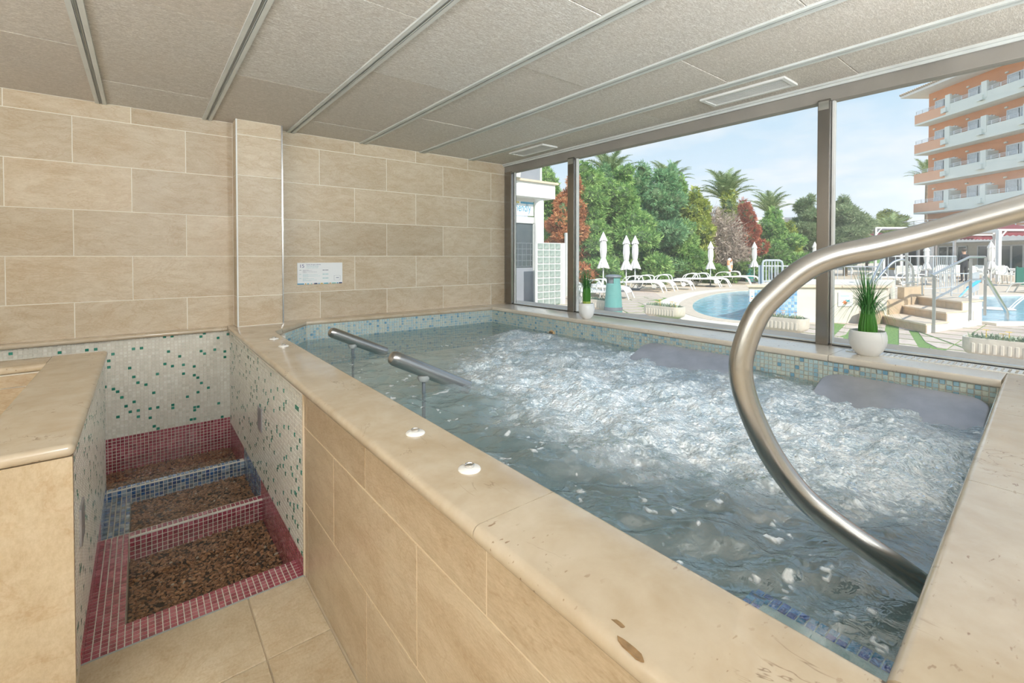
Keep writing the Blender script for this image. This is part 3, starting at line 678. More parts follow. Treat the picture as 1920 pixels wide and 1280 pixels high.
XO, XI, XS = 0.503, 0.731, 2.866
A0 = (XI, 0.160); A1 = (XS, 0.243)                          # nose line of the near coping
def near_y(x): return A0[1] + (A1[1] - A0[1]) * (x - A0[0]) / (A1[0] - A0[0])
CB = (1.045, 4.005); CA = (XI, 3.60); CC = (XS, 3.928)
g = 0.0012
# long coping on the foot-bath side: three slabs
for y0, y1 in ((-0.60, 0.754 - g), (0.754 + g, 3.19 - g)):
    if y0 < 0: slab('coping_slab', [(XO, y0), (XI, y0), (XI, A0[1]), (XI, y1), (XO, y1)], ZN, ZD, [2, 4], parent=tub)
    else: slab('coping_slab', [(XO, y0), (XI, y0), (XI, y1), (XO, y1)], ZN, ZD, [1, 3], parent=tub)
slab('coping_slab', [(XO, 3.19 + g), (XI, 3.19 + g), CA, (0.80, 3.692), (0.80, YB), (XO, YB)], ZN, ZD, [1, 5], parent=tub)
# chamfered corner and back ledge
slab('coping_slab', [(0.80 + g, 3.693), CB, (1.045, YB), (0.80 + g, YB)], ZN, ZD, [0], parent=tub)
slab('coping_slab', [(1.045 + g, CB[1] - 0.0001), (XS, CC[1]), (XS, YB), (1.045 + g, YB)], ZN, ZD, [0], parent=tub)
# window ledge
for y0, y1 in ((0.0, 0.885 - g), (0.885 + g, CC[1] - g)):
    slab('coping_slab', [(XS, max(y0, 0.2446)), (XW + 0.05, max(y0, 0.2446)), (XW + 0.05, y1), (XS, y1)], ZN, ZD, [3], r=0.010, parent=tub, mat=M['travertine_daylit'])
slab('coping_slab', [(XS + g, CC[1]), (XW + 0.05, CC[1]), (XW + 0.05, YB), (XS + g, YB)], ZN, ZD, [], parent=tub, mat=M['travertine_daylit'])
# near coping, four slabs with slightly skewed joints
jx = [XI + g, 1.53, 2.27, XW + 0.05]
for a, b in zip(jx[:-1], jx[1:]):
    a2, b2 = a + g, b - g
    slab('coping_slab', [(a2, -0.60), (b2, -0.60), (b2, near_y(b2)), (a2, near_y(a2))], ZN, ZD, [2], parent=tub)
# solid core under the coping
XF = 0.524
core = MB()
core.box(XF + 0.004, 0.748, -0.55, 3.62, 0.0, ZN).box(XF + 0.004, 0.80, 3.60, YB, -0.25, ZN)
core.prism([(0.748, 3.61), (1.055, 4.018), (1.055, YB), (0.748, YB)], 0.0, ZN)
core.prism([(1.05, 4.018), (2.88, 3.942), (2.88, YB), (1.05, YB)], 0.0, ZN)
core.box(2.878, XW + 0.018, -0.55, YB, 0.0, ZN)
core.prism([(0.74, -0.55), (2.89, -0.55), (2.89, near_y(2.89) - 0.016), (0.74, near_y(0.74) - 0.016)], 0.0, ZN)
core.build('core', M['grout_pale'], tub)
MB().box(XF - 0.0015, XF + 0.006, -0.55, FBY0, 0.0, ZN).build('grout_bed', M['grout_warm'], tub)
MB().box(0.74, 2.885, 0.14, 4.02, -0.10, 0.02).build('basin_floor', M['pool_floor'], tub)
st = MB().box(0.745, 1.42, 0.15, 0.62, -0.16, 0.34).build('entry_step', M['pool_bench'], tub, bevel=0.01)
mosaic_part('edge_mosaic', st, (0.75, 0.575, 0.342), (1, 0, 0), (0, 1, 0), (0, 0, 1), 28, 2, M['mos_navy'])
mosaic_part('edge_mosaic', st, (1.375, 0.17, 0.342), (1, 0, 0), (0, 1, 0), (0, 0, 1), 2, 19, M['mos_navy'])
# chipped, filled holes in the near part of the coping
for k, (u0, v0, u1, v1, b_) in enumerate(((1147, 1159, 1173, 1178, 0.004), (1160, 1194, 1213, 1244, 0.007))):
    e0, e1 = onZ(u0, v0, ZD), onZ(u1, v1, ZD); c = (e0 + e1) / 2; a = (e1 - e0).length / 2; ang = math.atan2(e1.y - e0.y, e1.x - e0.x); r_ = random.Random(k + 3); pts = []
    for q in range(12):
        t = 2 * math.pi * q / 12; rr = r_.uniform(0.7, 1.15); x, y = a * rr * math.cos(t), b_ * rr * math.sin(t)
        pts.append((c.x + x * math.cos(ang) - y * math.sin(ang), c.y + x * math.sin(ang) + y * math.cos(ang)))
    MB().prism(pts, ZD - 0.002, ZD + 0.0006).build('filled_chip', M['chip'], tub)
# stone tiles on the outer face
sideR = [(H - 0.706, ZN - 0.002, 0.735), (H - 1.016, H - 0.706, 1.03), (0.0, H - 1.016, 0.73)]
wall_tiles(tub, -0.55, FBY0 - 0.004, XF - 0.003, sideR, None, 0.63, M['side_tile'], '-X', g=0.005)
MB().box(XF - 0.008, XF + 0.006, FBY0 - 0.004, FBY0 + 0.006, 0.0, ZN).build('corner_trim', M['grout_warm'], tub)
# pale blue mosaic lining above and below the water line
ring = [(0.749, 0.17), (0.749, 3.608), (1.054, 4.015), (2.876, 3.939), (2.876, 0.25)]
rg = ring + [(0.749, 0.158)]
for i in range(5):
    p, q = Vector(rg[i]), Vector(rg[i + 1]); d = (q - p); ln = d.length; d.normalize(); nn = Vector((d.y, -d.x))
    mosaic_part('lining_mosaic', tub, (p.x, p.y, ZN - 15 * 0.0233), (d.x, d.y, 0), (0, 0, 1), (nn.x, nn.y, 0), int(ln / 0.0233), 15, M['mos_pool'])
# drain grille let into the window ledge
gr = MB(); gy = -0.1
while gy < 0.86:
    gr.box(XW - 0.112, XW - 0.012, gy, gy + 0.012, ZD - 0.001, ZD + 0.004); gy += 0.023
gr.box(XW - 0.118, XW - 0.110, -0.1, 0.862, ZD - 0.001, ZD + 0.004).box(XW - 0.014, XW - 0.006, -0.1, 0.862, ZD - 0.001, ZD + 0.004)
gr.build('drain_grille', M['white_alu'], tub)

# ------------------------------------------------------------------ bubbling water
def spa_surface():
    x0, x1, y0, y1 = 0.742, 2.884, 0.14, 4.03; dx = 0.0062
    nx, ny = int((x1 - x0) / dx), int((y1 - y0) / dx)
    X, Y = np.meshgrid(np.linspace(x0, x1, nx), np.linspace(y0, y1, ny), indexing='ij')
    # air rises everywhere but along the foot-bath side, in the far corner and over the entry step
    xb = np.interp(Y, [0.2, 0.6, 1.0, 1.5, 2.0, 2.4, 2.8, 3.2, 3.6], [1.50, 1.28, 1.04, 1.04, 1.12, 1.30, 1.62, 2.1, 3.2])
    foam = np.clip((X - xb) / 0.55 + 0.15, 0, 1); foam = foam * foam * (3 - 2 * foam)
    boil = np.zeros_like(X)
    for u, v, rx, ry in ((1130, 745, 0.38, 0.55), (1300, 790, 0.34, 0.34), (1560, 850, 0.40, 0.34), (1700, 920, 0.45, 0.28), (1480, 800, 0.4, 0.25)):
        c = onZ(u, v, ZW); boil = np.maximum(boil, np.exp(-(((X - c.x) / rx) ** 2 + ((Y - c.y) / ry) ** 2)))
    n1 = fnoise(X, Y, 3, 5, 2.6, 0.6)
    foam = np.clip(foam * (0.62 + 0.45 * boil) + n1 * 0.5 * foam, 0, 1)
    foam *= np.clip((2.86 - X) / 0.16, 0.25, 1)
    # swells, ripples, boil
    Aa = X * FW[0] + Y * FW[1]; Bb = (X * RT[0] + Y * RT[1]) * 0.62
    edge = np.clip(np.minimum(np.minimum(X - 0.75, 2.87 - X), np.minimum(Y - 0.2, 4.0 - Y)) / 0.12, 0.25, 1)
    calm = 0.35 + 0.65 * np.clip((3.3 - Y) / 0.8, 0, 1)
    z = edge * calm * (0.032 * fnoise(Aa, Bb, 11, 2, 4.6) + 0.034 * fnoise(Aa, Bb, 12, 2, 10.0) + 0.009 * fnoise(Aa, Bb, 16, 2, 28.0))
    z += foam * (0.030 * fnoise(X, Y, 14, 3, 4.0) + 0.020 * fnoise(X, Y, 13, 2, 15.0) + 0.014 * np.abs(fnoise(X, Y, 15, 2, 34.0, 0.6)))
    # froth: crests, streaks and drifting patches
    cr = fnoise(X * 1.0, Y * 1.5 + X * 0.5, 21, 5, 5.5, 0.62); cr2 = fnoise(X * 1.3 - Y * 0.4, Y, 27, 5, 11.0, 0.65)
    body = np.clip(foam * 1.5 - 0.1, 0, 1)
    froth = np.clip((0.040 - np.abs(cr)) / 0.04, 0, 1) * body * np.clip(fnoise(X, Y, 22, 3, 2.0) * 2.2 + 0.6, 0, 1)
    froth = np.maximum(froth * 0.85, np.clip((0.028 - np.abs(cr2)) / 0.03, 0, 1) * body * 0.6)
    froth = np.maximum(froth, np.clip((fnoise(X, Y, 23, 4, 30.0, 0.7) - 0.16) / 0.3, 0, 1) * foam * 0.8)
    patch = np.clip((fnoise(X, Y, 24, 3, 24.0, 0.5) - 0.46) / 0.07, 0, 1) * np.clip(fnoise(X, Y, 25, 2, 1.6) * 2 + 0.55, 0, 1)
    froth = np.clip(np.maximum(froth, patch * 0.9), 0, 1); z += froth * 0.003
    V = np.stack([X, Y, ZW + z], -1).reshape(-1, 3)
    idx = np.arange(nx * ny).reshape(nx, ny)
    Fq = np.stack([idx[:-1, :-1], idx[1:, :-1], idx[1:, 1:], idx[:-1, 1:]], -1).reshape(-1, 4)
    me = np_mesh('spa_water', V, Fq, M['spa_water'], True)
    for nm, arr in (('foam', foam), ('froth', froth)):
        a = me.attributes.new(nm, 'FLOAT', 'POINT'); a.data.foreach_set('value', arr.astype(np.float32).ravel())
    return tag(link('spa_water', me), 'bubbling foamy blue grey water filling the whirlpool tub', 'water', kind='stuff')
spa_surface()

# ------------------------------------------------------------------ steel fittings of the tub
def steel_bar(label, y, ul, vl, uw, vw):
    a = onY(ul, vl, y); b = onY(uw, vw, y); d = (b - a).normalized(); r = 0.036
    e = empty('massage_bar', (a.x, a.y, a.z)); tag(e, label, 'steel bar', 'steel massage bars in the whirlpool')
    end = (b - a) + d * 0.035
    pts = [d * -0.012, d * -0.004, d * 0.012, d * 0.03] + [end * (k / 8) for k in range(1, 9)]
    rs = [r * 0.35, r * 0.80, r * 0.97, r] + [r] * 8
    MB().tube(pts, rs, 24).build('tube', M['steel'], e, smooth=True)
    p = (b - a) * 0.42 + Vector((0, 0, -r * 0.9))
    MB().tube([p + Vector((0, 0, 0.01)), p + Vector((0, 0, -0.06)), p + Vector((0, 0, -(a.z + p.z - 0.02)))], 0.009, 12).build('support_leg', M['grey_plastic'], e, smooth=True)
    MB().lathe([(0.030, 0), (0.032, -0.012), (0.024, -0.03)], 16, (p.x, p.y, p.z + 0.006)).build('collar', M['alu_dark'], e, smooth=True)
steel_bar('steel massage bar closest to the tiled back wall', 3.25, 620, 622, 715, 657)
steel_bar('steel massage bar nearer the middle of the pool', 2.11, 735, 670, 868, 722)

def headrest(label, y0, y1):
    e = empty('headrest_plate', (2.78, (y0 + y1) / 2, ZW)); tag(e, label, 'headrest', 'steel headrests against the window ledge')
    hw = (y1 - y0) / 2; L = 0.62; r = 0.085; out = []
    for cx_, cy_, a0 in ((L - r, hw - r, 0), (r, hw - r, 90), (r, -hw + r, 180), (L - r, -hw + r, 270)):
        for k in range(7):
            a = math.radians(a0 + 90 * k / 6); out.append((cx_ + r * math.cos(a), cy_ + r * math.sin(a)))
    # s = distance from the top edge down the plate, curled over at the top
    def pos(s, y):
        s0 = 0.05
        if s < s0: x = -0.06 + s * 0.85; z = 0.054 + 0.012 * math.sin(s / s0 * math.pi / 2)
        else: x = -0.0175 + -0.0; z = 0
        t = max(0.0, s - 0.0)
        return Vector((0.045 - t * 0.93, y, 0.082 - t * 0.37))
    bm = bmesh.new(); vs = [bm.verts.new(pos(*p)) for p in out]; f = bm.faces.new(vs)
    bmesh.ops.recalc_face_normals(bm, faces=[f])
    ext = bmesh.ops.extrude_face_region(bm, geom=[f])
    vv = [v for v in ext['geom'] if isinstance(v, bmesh.types.BMVert)]
    bmesh.ops.translate(bm, verts=vv, vec=Vector((0.013, 0, -0.034)))
    bmesh.ops.recalc_face_normals(bm, faces=bm.faces)
    rim = [ed for ed in bm.edges if len(ed.link_faces) == 2 and abs(ed.calc_face_angle(0)) > 1.2]
    bmesh.ops.bevel(bm, geom=rim, offset=0.012, segments=4, affect='EDGES', profile=0.5, clamp_overlap=True)
    me = bpy.data.meshes.new('plate'); bm.to_mesh(me); bm.free(); me.materials.append(M['steel_plate']); shade(me); me.set_sharp_from_angle(angle=math.radians(50))
    link('plate', me, e)
    for sy in (-1, 1):
        MB().tube([(-0.10, sy * hw * 0.6, -0.02), (-0.06, sy * hw * 0.6, -0.12), (0.08, sy * hw * 0.6, -0.14)], 0.012, 8).build('bracket', M['steel'], e, smooth=True)
headrest('grey steel headrest plate near the middle of the window ledge', 1.315, 1.995)
headrest('grey steel headrest plate next to the near coping', 0.262, 0.885)

# curved grab rail: lies in one upright plane
def rail_pt(u, v):
    d = ray(u, v); k = (1.03 + 0.65 * 0.483) / (d.x + 0.65 * d.y); return Vector((0, 0, H)) + d * k
px = [(1790, 1145), (1733, 1100), (1650, 1041), (1566, 982), (1500, 925), (1445, 850), (1405, 765), (1389, 700), (1396, 648), (1420, 590), (1449, 555), (1504, 508), (1559, 483), (1640, 465), (1739, 440), (1830, 414), (1905, 393)]
pp = [rail_pt(*p) for p in px]
d_end = (pp[-1] - pp[-2]).normalized()
pp += [pp[-1] + d_end * 0.25, pp[-1] + d_end * 0.50 + Vector((0, 0, -0.01)), pp[-1] + d_end * 0.66 + Vector((0, 0, -0.08)), pp[-1] + d_end * 0.72 + Vector((0, 0, -0.22))]
pp.append(Vector((pp[-1].x, pp[-1].y, 0.80)) ); pp.append(Vector((pp[-2].x, pp[-2].y, 0.0)))
e = empty('grab_rail', (pp[-1].x, pp[-1].y, 0)); tag(e, 'large curved brushed steel grab rail sweeping over the water', 'handrail')
MB().tube([p - Vector(e.location) for p in catmull(pp, 10)], 0.0245, 28).build('tube', M['steel'], e, smooth=True)
MB().lathe([(0.05, 0), (0.05, 0.008), (0.024, 0.02)], 24).build('floor_flange', M['steel'], e, smooth=True)

# push buttons on the coping
for (x, y), lab in (((0.636, 1.262), 'white push button on the coping, third from the back wall'), ((0.633, 0.964), 'white push button on the coping nearest the viewer'),
                    ((0.649, 2.97), 'white push button on the coping, second from the back wall'), ((0.658, 3.27), 'white push button on the coping closest to the back wall')):
    e = empty('push_button', (x, y, ZD)); tag(e, lab, 'button', 'push buttons along the coping')
    MB().lathe([(0.0285, 0), (0.0285, 0.002), (0.026, 0.0048), (0.012, 0.0075), (0, 0.0078)], 28).build('bezel', M['plastic'], e, smooth=60)
    MB().lathe([(0.0125, 0.006), (0.0125, 0.0125), (0.011, 0.014), (0.0095, 0.0135), (0.0085, 0.0118), (0, 0.0115)], 20).build('cap', M['chrome'], e, smooth=True)
# round inlets just above the water line
for (u, v), lab in (((1035, 623), 'half round amber inlet above the water line near the far corner'), ((1463, 711), 'half round amber inlet above the water line behind the grab rail')):
    p = onX(u, v, 2.872); e = empty('inlet', (p.x, p.y, p.z - 0.02)); tag(e, lab, 'inlet', 'amber inlets in the mosaic wall')
    Mx = Matrix.Rotation(-math.pi / 2, 4, 'Y')
    MB().lathe([(0.040, 0), (0.040, 0.006), (0.034, 0.012), (0.018, 0.014), (0.016, 0.008), (0, 0.008)], 24, M=Mx).build('flange', M['amber'], e, smooth=50)
    for k in range(3):
        MB().box(-0.016, -0.012, -0.02 + 0.015 * k, -0.012 + 0.015 * k, -0.004, 0.03).build('slot', M['rubber'], e)
# ------------------------------------------------------------------ foot bath with three pebble basins
fb = empty('foot_bath', (0.18, 3.0, 0)); FBO = Vector(fb.location)
tag(fb, 'narrow stepped foot bath with red and blue mosaic basins of brown pebbles', 'foot bath')
def fpart(mb, name, mat, **k):
    mb.v = [(p[0] - FBO.x, p[1] - FBO.y, p[2] - FBO.z) for p in mb.v]; return mb.build(name, mat, fb, **k)
def fmos(name, o, *a, **k): return mosaic_part(name, fb, (o[0] - FBO.x, o[1] - FBO.y, o[2] - FBO.z), *a, **k)
T_ = (FBX1 - FBX0) / 32; XL_, XR_ = FBX0, FBX1; YBK = 4.10
R1 = (2.905, 2.965); R2 = (3.49, 3.54); Z1, Z2 = -0.034, -0.018
W1, W2, W3 = -0.066, -0.050, -0.047
shell = MB()
shell.box(XL_ - 0.02, XR_ + 0.01, FBY0, YBK + 0.04, -0.34, -0.30)                       # bottom
shell.box(XR_ + 0.001, XF + 0.003, FBY0 + 0.002, YBK + 0.038, -0.34, ZN)                   # side of the tub
shell.box(-1.60, XR_ + 0.01, YBK + 0.001, YB, -0.34, ZD - 0.03)                  # back
shell.box(XL_, XR_, FBY0 + 0.002, 2.192, -0.30, -0.0155).box(XL_, XL_ + 0.106, 2.19, R1[0], -0.30, -0.0155)   # front and left ledges
shell.box(XL_, XL_ + 0.106, R1[1], R2[0], -0.30, -0.062)
shell.box(XL_, XR_, R1[0] + 0.003, R1[1] - 0.003, -0.30, Z1 - 0.003).box(-1.60, XR_, R2[0] + 0.003, R2[1] - 0.003, -0.30, Z2 - 0.003)
shell.box(-1.60, XL_, R2[1], YBK + 0.04, -0.34, -0.30)
fpart(shell, 'shell', M['grout_pale'])
fpart(MB().box(XL_, XR_, FBY0 - 0.004, FBY0 + 0.003, -0.02, 0.0015), 'edge_trim', M['alu_dark'])
X3, Y3, Z3 = (1, 0, 0), (0, 1, 0), (0, 0, 1)
nw = 32
# red tiles nearest the viewer are single pieces, the rest one mass
one = MB().box(-T_ / 2 + 0.0018, T_ / 2 - 0.0018, -T_ / 2 + 0.0018, T_ / 2 - 0.0018, 0, 0.0022).mesh('mosaic_tile', M['mos_red'], bevel=0.0008, segs=1)
cnt = 0
for iy in range(7):
    for ix in range(nw):
        o = link('mosaic_tile', one, fb); o.location = (XL_ + (ix + 0.5) * T_ - FBO.x, FBY0 + 0.004 + (iy + 0.5) * T_ - FBO.y, -0.0155 - FBO.z); cnt += 1
for iy in range(14):
    for ix in range(5):
        o = link('mosaic_tile', one, fb); o.location = (XL_ + (ix + 0.5) * T_ - FBO.x, FBY0 + 0.004 + 7 * T_ + (iy + 0.5) * T_ - FBO.y, -0.0155 - FBO.z); cnt += 1
y_ = FBY0 + 0.004 + 21 * T_
fmos('red_mosaic', (XL_, y_, -0.0155), X3, Y3, Z3, 5, int((R1[0] - y_) / T_), M['mos_red'], T_)
# ridge between the front and the middle basin
fmos('red_mosaic', (XL_, R1[0] + 0.003, -0.30), X3, Z3, (0, -1, 0), nw, 12, M['mos_red'], T_)
fmos('red_mosaic', (XL_, R1[0] + 0.006, Z1 - 0.003), X3, Y3, Z3, nw, 2, M['mos_red'], T_)
fpart(MB().box(XL_, XR_, R1[0] - 0.0015, R1[0] + 0.006, Z1 - 0.006, Z1 + 0.001), 'nosing', M['grout'], bevel=0.001)
fmos('blue_mosaic', (XL_ + 0.106, R1[1] - 0.003, -0.30), X3, Z3, (0, 1, 0), nw - 5, 12, M['mos_blue'], T_)
# ridge between the middle and the back basin
fmos('blue_mosaic', (XL_, R2[0] + 0.003, -0.28), X3, Z3, (0, -1, 0), nw, 12, M['mos_blue'], T_)
fmos('blue_mosaic', (XL_ - 0.3, R2[0] + 0.006, Z2 - 0.003), X3, Y3, Z3, nw + 13, 2, M['mos_blue'], T_)
fpart(MB().box(XL_, XR_, R2[0] - 0.0015, R2[0] + 0.006, Z2 - 0.006, Z2 + 0.001), 'nosing', M['grout'], bevel=0.001)
fmos('blue_mosaic', (XL_, R1[1], -0.062), X3, Y3, Z3, 5, int((R2[0] - R1[1]) / T_), M['mos_blue'], T_)
# skirts on the side walls: red, blue, red; white and green above
def side_mosaic(x, nx, y0, y1, zt, red_top):
    ny = int((y1 - y0) / T_)
    for a, b, m, nm in ((y0, R1[1], M['mos_red'], 'red_mosaic'), (R1[1], R2[0] + 0.02, M['mos_blue'], 'blue_mosaic'), (R2[0] + 0.02, y1, M['mos_red'], 'red_mosaic')):
        if b - a > 0.05: fmos(nm, (x, a, red_top - 16 * T_), Y3, Z3, (nx, 0, 0), int((b - a) / T_), 16, m, T_)
    fmos('white_mosaic', (x, y0, red_top), Y3, Z3, (nx, 0, 0), ny, int((zt - red_top) / T_), M['mos_white'], T_)
side_mosaic(XR_ + 0.001, -1, FBY0 + 0.006, YBK, ZN, 0.062)
nb = int((XR_ + 1.2) / T_)
fmos('red_mosaic', (XR_ - nb * T_, YBK + 0.001, 0.105 - 18 * T_), X3, Z3, (0, -1, 0), nb, 18, M['mos_red'], T_)
fmos('white_mosaic', (XR_ - nb * T_, YBK + 0.001, 0.105), X3, Z3, (0, -1, 0), nb, int((ZD - 0.03 - 0.105) / T_), M['mos_white'], T_)
# pebbles
def pebbles(x0, x1, y0, y1, z, seed):
    rng = np.random.RandomState(seed); s = 0.0125; n = int((x1 - x0) * (y1 - y0) / (s * s) * 1.3)
    phi = (1 + 5 ** 0.5) / 2
    ico = np.array([(-1, phi, 0), (1, phi, 0), (-1, -phi, 0), (1, -phi, 0), (0, -1, phi), (0, 1, phi), (0, -1, -phi), (0, 1, -phi), (phi, 0, -1), (phi, 0, 1), (-phi, 0, -1), (-phi, 0, 1)]) / 1.9
    tri = np.array([(0, 11, 5), (0, 5, 1), (0, 1, 7), (0, 7, 10), (0, 10, 11), (1, 5, 9), (5, 11, 4), (11, 10, 2), (10, 7, 6), (7, 1, 8), (3, 9, 4), (3, 4, 2), (3, 2, 6), (3, 6, 8), (3, 8, 9), (4, 9, 5), (2, 4, 11), (6, 2, 10), (8, 6, 7), (9, 8, 1)])
    sc = np.stack([rng.uniform(0.006, 0.013, n), rng.uniform(0.004, 0.008, n), rng.uniform(0.003, 0.0055, n)], 1)
    P = ico[None] * sc[:, None, :] * rng.uniform(0.8, 1.15, (n, 12, 1))
    a = rng.uniform(0, 2 * np.pi, n); t = rng.normal(0, 0.45, n)
    y2 = P[:, :, 1] * np.cos(t)[:, None] - P[:, :, 2] * np.sin(t)[:, None]; z2 = P[:, :, 1] * np.sin(t)[:, None] + P[:, :, 2] * np.cos(t)[:, None]
    xx = P[:, :, 0] * np.cos(a)[:, None] - y2 * np.sin(a)[:, None]; yy = P[:, :, 0] * np.sin(a)[:, None] + y2 * np.cos(a)[:, None]
    c = np.stack([rng.uniform(x0, x1, n), rng.uniform(y0, y1, n), z + rng.uniform(-0.006, 0.006, n)], 1)
    V = np.stack([xx, yy, z2], -1) + c[:, None, :] - np.array(FBO)[None, None]
    Ft = (np.arange(n) * 12)[:, None, None] + tri[None]
    o = link('pebbles', np_mesh('pebbles', V.reshape(-1, 3), Ft.reshape(-1, 3), M['pebble'], False), fb); o['kind'] = 'stuff'
PEB = ((XL_ + 0.106, XR_, 2.192, R1[0], -0.150, W1), (XL_ + 0.106, XR_, R1[1], R2[0], -0.112, W2), (XL_ - 0.25, XR_, R2[1], YBK, -0.125, W3))
for i, (a, b, c, d, z, w) in enumerate(PEB):
    pebbles(a + 0.006, b - 0.004, c + 0.006, d - 0.004, z, 40 + i)
    bed = fpart(MB().box(a - 0.002, b, c - 0.002, d, -0.30, z - 0.004), 'pebble_bed', M['soil'])
    x0 = a if i == 0 else (XL_ if i == 1 else a)
    wv = MB().add([(x0, c, w), (b, c, w), (b, d, w), (x0, d, w)], [(0, 1, 2, 3)])
    fpart(wv, 'water', M['bath_water'], fix=False)
# steel cover plates set in the mosaic
for lab, x, y0, y1, z0, z1, sgn in (('small square steel cover plate on the mosaic side of the tub', XR_ - 0.004, 2.885, 2.985, H - 0.985, H - 0.855, -1),
                                    ('small square steel cover plate on the low mosaic wall', XL_ + 0.004, 2.02, 2.13, H - 0.935, H - 0.815, 1)):
    e = empty('cover_plate', (x, (y0 + y1) / 2, (z0 + z1) / 2)); tag(e, lab, 'cover plate')
    MB().box(-0.004, 0.004, -(y1 - y0) / 2, (y1 - y0) / 2, -(z1 - z0) / 2, (z1 - z0) / 2).build('plate', M['steel_plate'], e, bevel=0.0015)
    for sy in (-1, 1):
        MB().lathe([(0.004, 0), (0.004, 0.0015), (0, 0.002)], 10, M=Matrix.Translation((sgn * 0.004, sy * 0.035, 0)) @ Matrix.Rotation(sgn * math.pi / 2, 4, 'Y')).build('screw', M['chrome'], e)

# ------------------------------------------------------------------ low partition wall beside the foot bath
lw = MB().box(-0.350, XL_ - 0.001, 1.82, 3.42, -0.34, ZN).box(-1.60, -0.350, 3.228, 3.42, -0.34, ZN).build('wall_partition', M['grout_pale'])
tag(lw, 'low partition wall with travertine cap beside the foot bath', 'wall', kind='structure')
slab('cap_slab', [(-0.372, 1.792), (-0.152, 1.792), (-0.152, 3.445), (-0.372, 3.445)], ZN, ZD, [0, 1], r=0.016, parent=lw)
slab('cap_slab', [(-1.6, 3.19), (-0.374, 3.225), (-0.374, 3.445), (-1.6, 3.50)], ZN, ZD, [0, 2], r=0.014, parent=lw)
slab('end_slab', [(-0.366, 1.800), (-0.158, 1.800), (-0.158, 1.822), (-0.366, 1.822)], 0.0, ZN - 0.001, [], parent=lw, mat=M['travertine_slab'])
mosaic_part('white_mosaic', lw, (XL_ - 0.001, 1.824, 0.062), Y3, Z3, (1, 0, 0), int((3.42 - 1.824) / T_), int((ZN - 0.062) / T_), M['mos_white'], T_)
mosaic_part('red_mosaic', lw, (XL_ - 0.001, FBY0, 0.062 - 16 * T_), Y3, Z3, (1, 0, 0), int((R1[1] - FBY0) / T_), 16, M['mos_red'], T_)
mosaic_part('blue_mosaic', lw, (XL_ - 0.001, R1[1], 0.062 - 16 * T_), Y3, Z3, (1, 0, 0), int((3.42 - R1[1]) / T_), 16, M['mos_blue'], T_)
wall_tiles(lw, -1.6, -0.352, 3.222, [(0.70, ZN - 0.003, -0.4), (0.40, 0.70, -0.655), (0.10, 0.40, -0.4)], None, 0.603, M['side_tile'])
lc = slab('trim_8', [(-1.6, 4.066), (0.502, 4.066), (0.502, YB), (-1.6, YB)], ZD - 0.034, ZD - 0.004, [0], r=0.013)
tag(lc, 'narrow stone ledge along the back wall above the white mosaic', 'ledge', kind='structure')

# ------------------------------------------------------------------ information sign on the back wall
sx0, sx1 = onY(557, 512, YB).x, onY(641.5, 512, YB).x; sz1, sz0 = H - 0.056, H - 0.238
sg = empty('wall_sign', ((sx0 + sx1) / 2, YB - 0.004, (sz0 + sz1) / 2)); tag(sg, 'white information sign numbered 15 on the tiled wall', 'sign')
SW, SH = sx1 - sx0, sz1 - sz0
MB().box(-SW / 2, SW / 2, -0.004, 0.004, -SH / 2, SH / 2).build('panel', M['paper'], sg, bevel=0.0012)
def sp(fx, fy, dy=-0.0046): return (-SW / 2 + fx * SW, dy, SH / 2 - fy * SH)
def stext(body, fx, fy, hgt, mat, name='lettering'):
    Mx = Matrix.Translation(sp(fx, fy)) @ Matrix.Rotation(math.pi / 2, 4, 'X'); return text_obj(name, body, hgt, M[mat], Mx, sg)
def srect(x0, x1, y0, y1, mat, name='print'):
    a = sp(x0, y1); b = sp(x1, y0)
    return MB().add([(a[0], a[1], a[2]), (b[0], a[1], a[2]), (b[0], a[1], b[2]), (a[0], a[1], b[2])], [(0, 1, 2, 3)]).build(name, M[mat], sg)
stext('15', 0.042, 0.225, 0.040, 'ink_navy', 'number')
stext('Camas de agua caliente', 0.19, 0.105, 0.0125, 'ink_navy'); stext('Warmwasserbetten', 0.19, 0.18, 0.0125, 'ink_teal'); stext('Heated water beds', 0.19, 0.255, 0.0125, 'ink_pale')
for row, (y0, mat, lens) in enumerate(((0.33, 'ink_grey', (0.12, 0.20, 0.06, 0.29, 0.07)), (0.52, 'ink_pale', (0.10, 0.30, 0.09, 0.38, 0.11)), (0.71, 'ink_pale', (0.10, 0.24, 0.06, 0.29, 0.16)))):
    mb = MB()
    for k, ln in enumerate(lens):
        x = 0.115; rr = random.Random(row * 9 + k)
        while x < 0.115 + ln:
            w = rr.uniform(0.008, 0.022); a = sp(x, y0 + k * 0.031 + 0.013); b = sp(x + w, y0 + k * 0.031)
            mb.add([(a[0], a[1], a[2]), (b[0], a[1], a[2]), (b[0], a[1], b[2]), (a[0], a[1], b[2])], [(0, 1, 2, 3)]); x += w + 0.006
    mb.build('fine_print', M[mat], sg)
    for x, ln in ((0.04, 0.045), (0.545, 0.05), (0.605, 0.07)):
        srect(x, x + ln, y0, y0 + (0.02 if x < 0.1 else 0.04), mat, 'fine_print')
for a in ((0.805, 0.95, 0.615, 0.622), (0.805, 0.95, 0.835, 0.842), (0.805, 0.810, 0.615, 0.842), (0.945, 0.95, 0.615, 0.842)): srect(*a, 'ink_grey', 'box_outline')
srect(0.85, 0.915, 0.71, 0.735, 'ink_navy')
x = 0.0
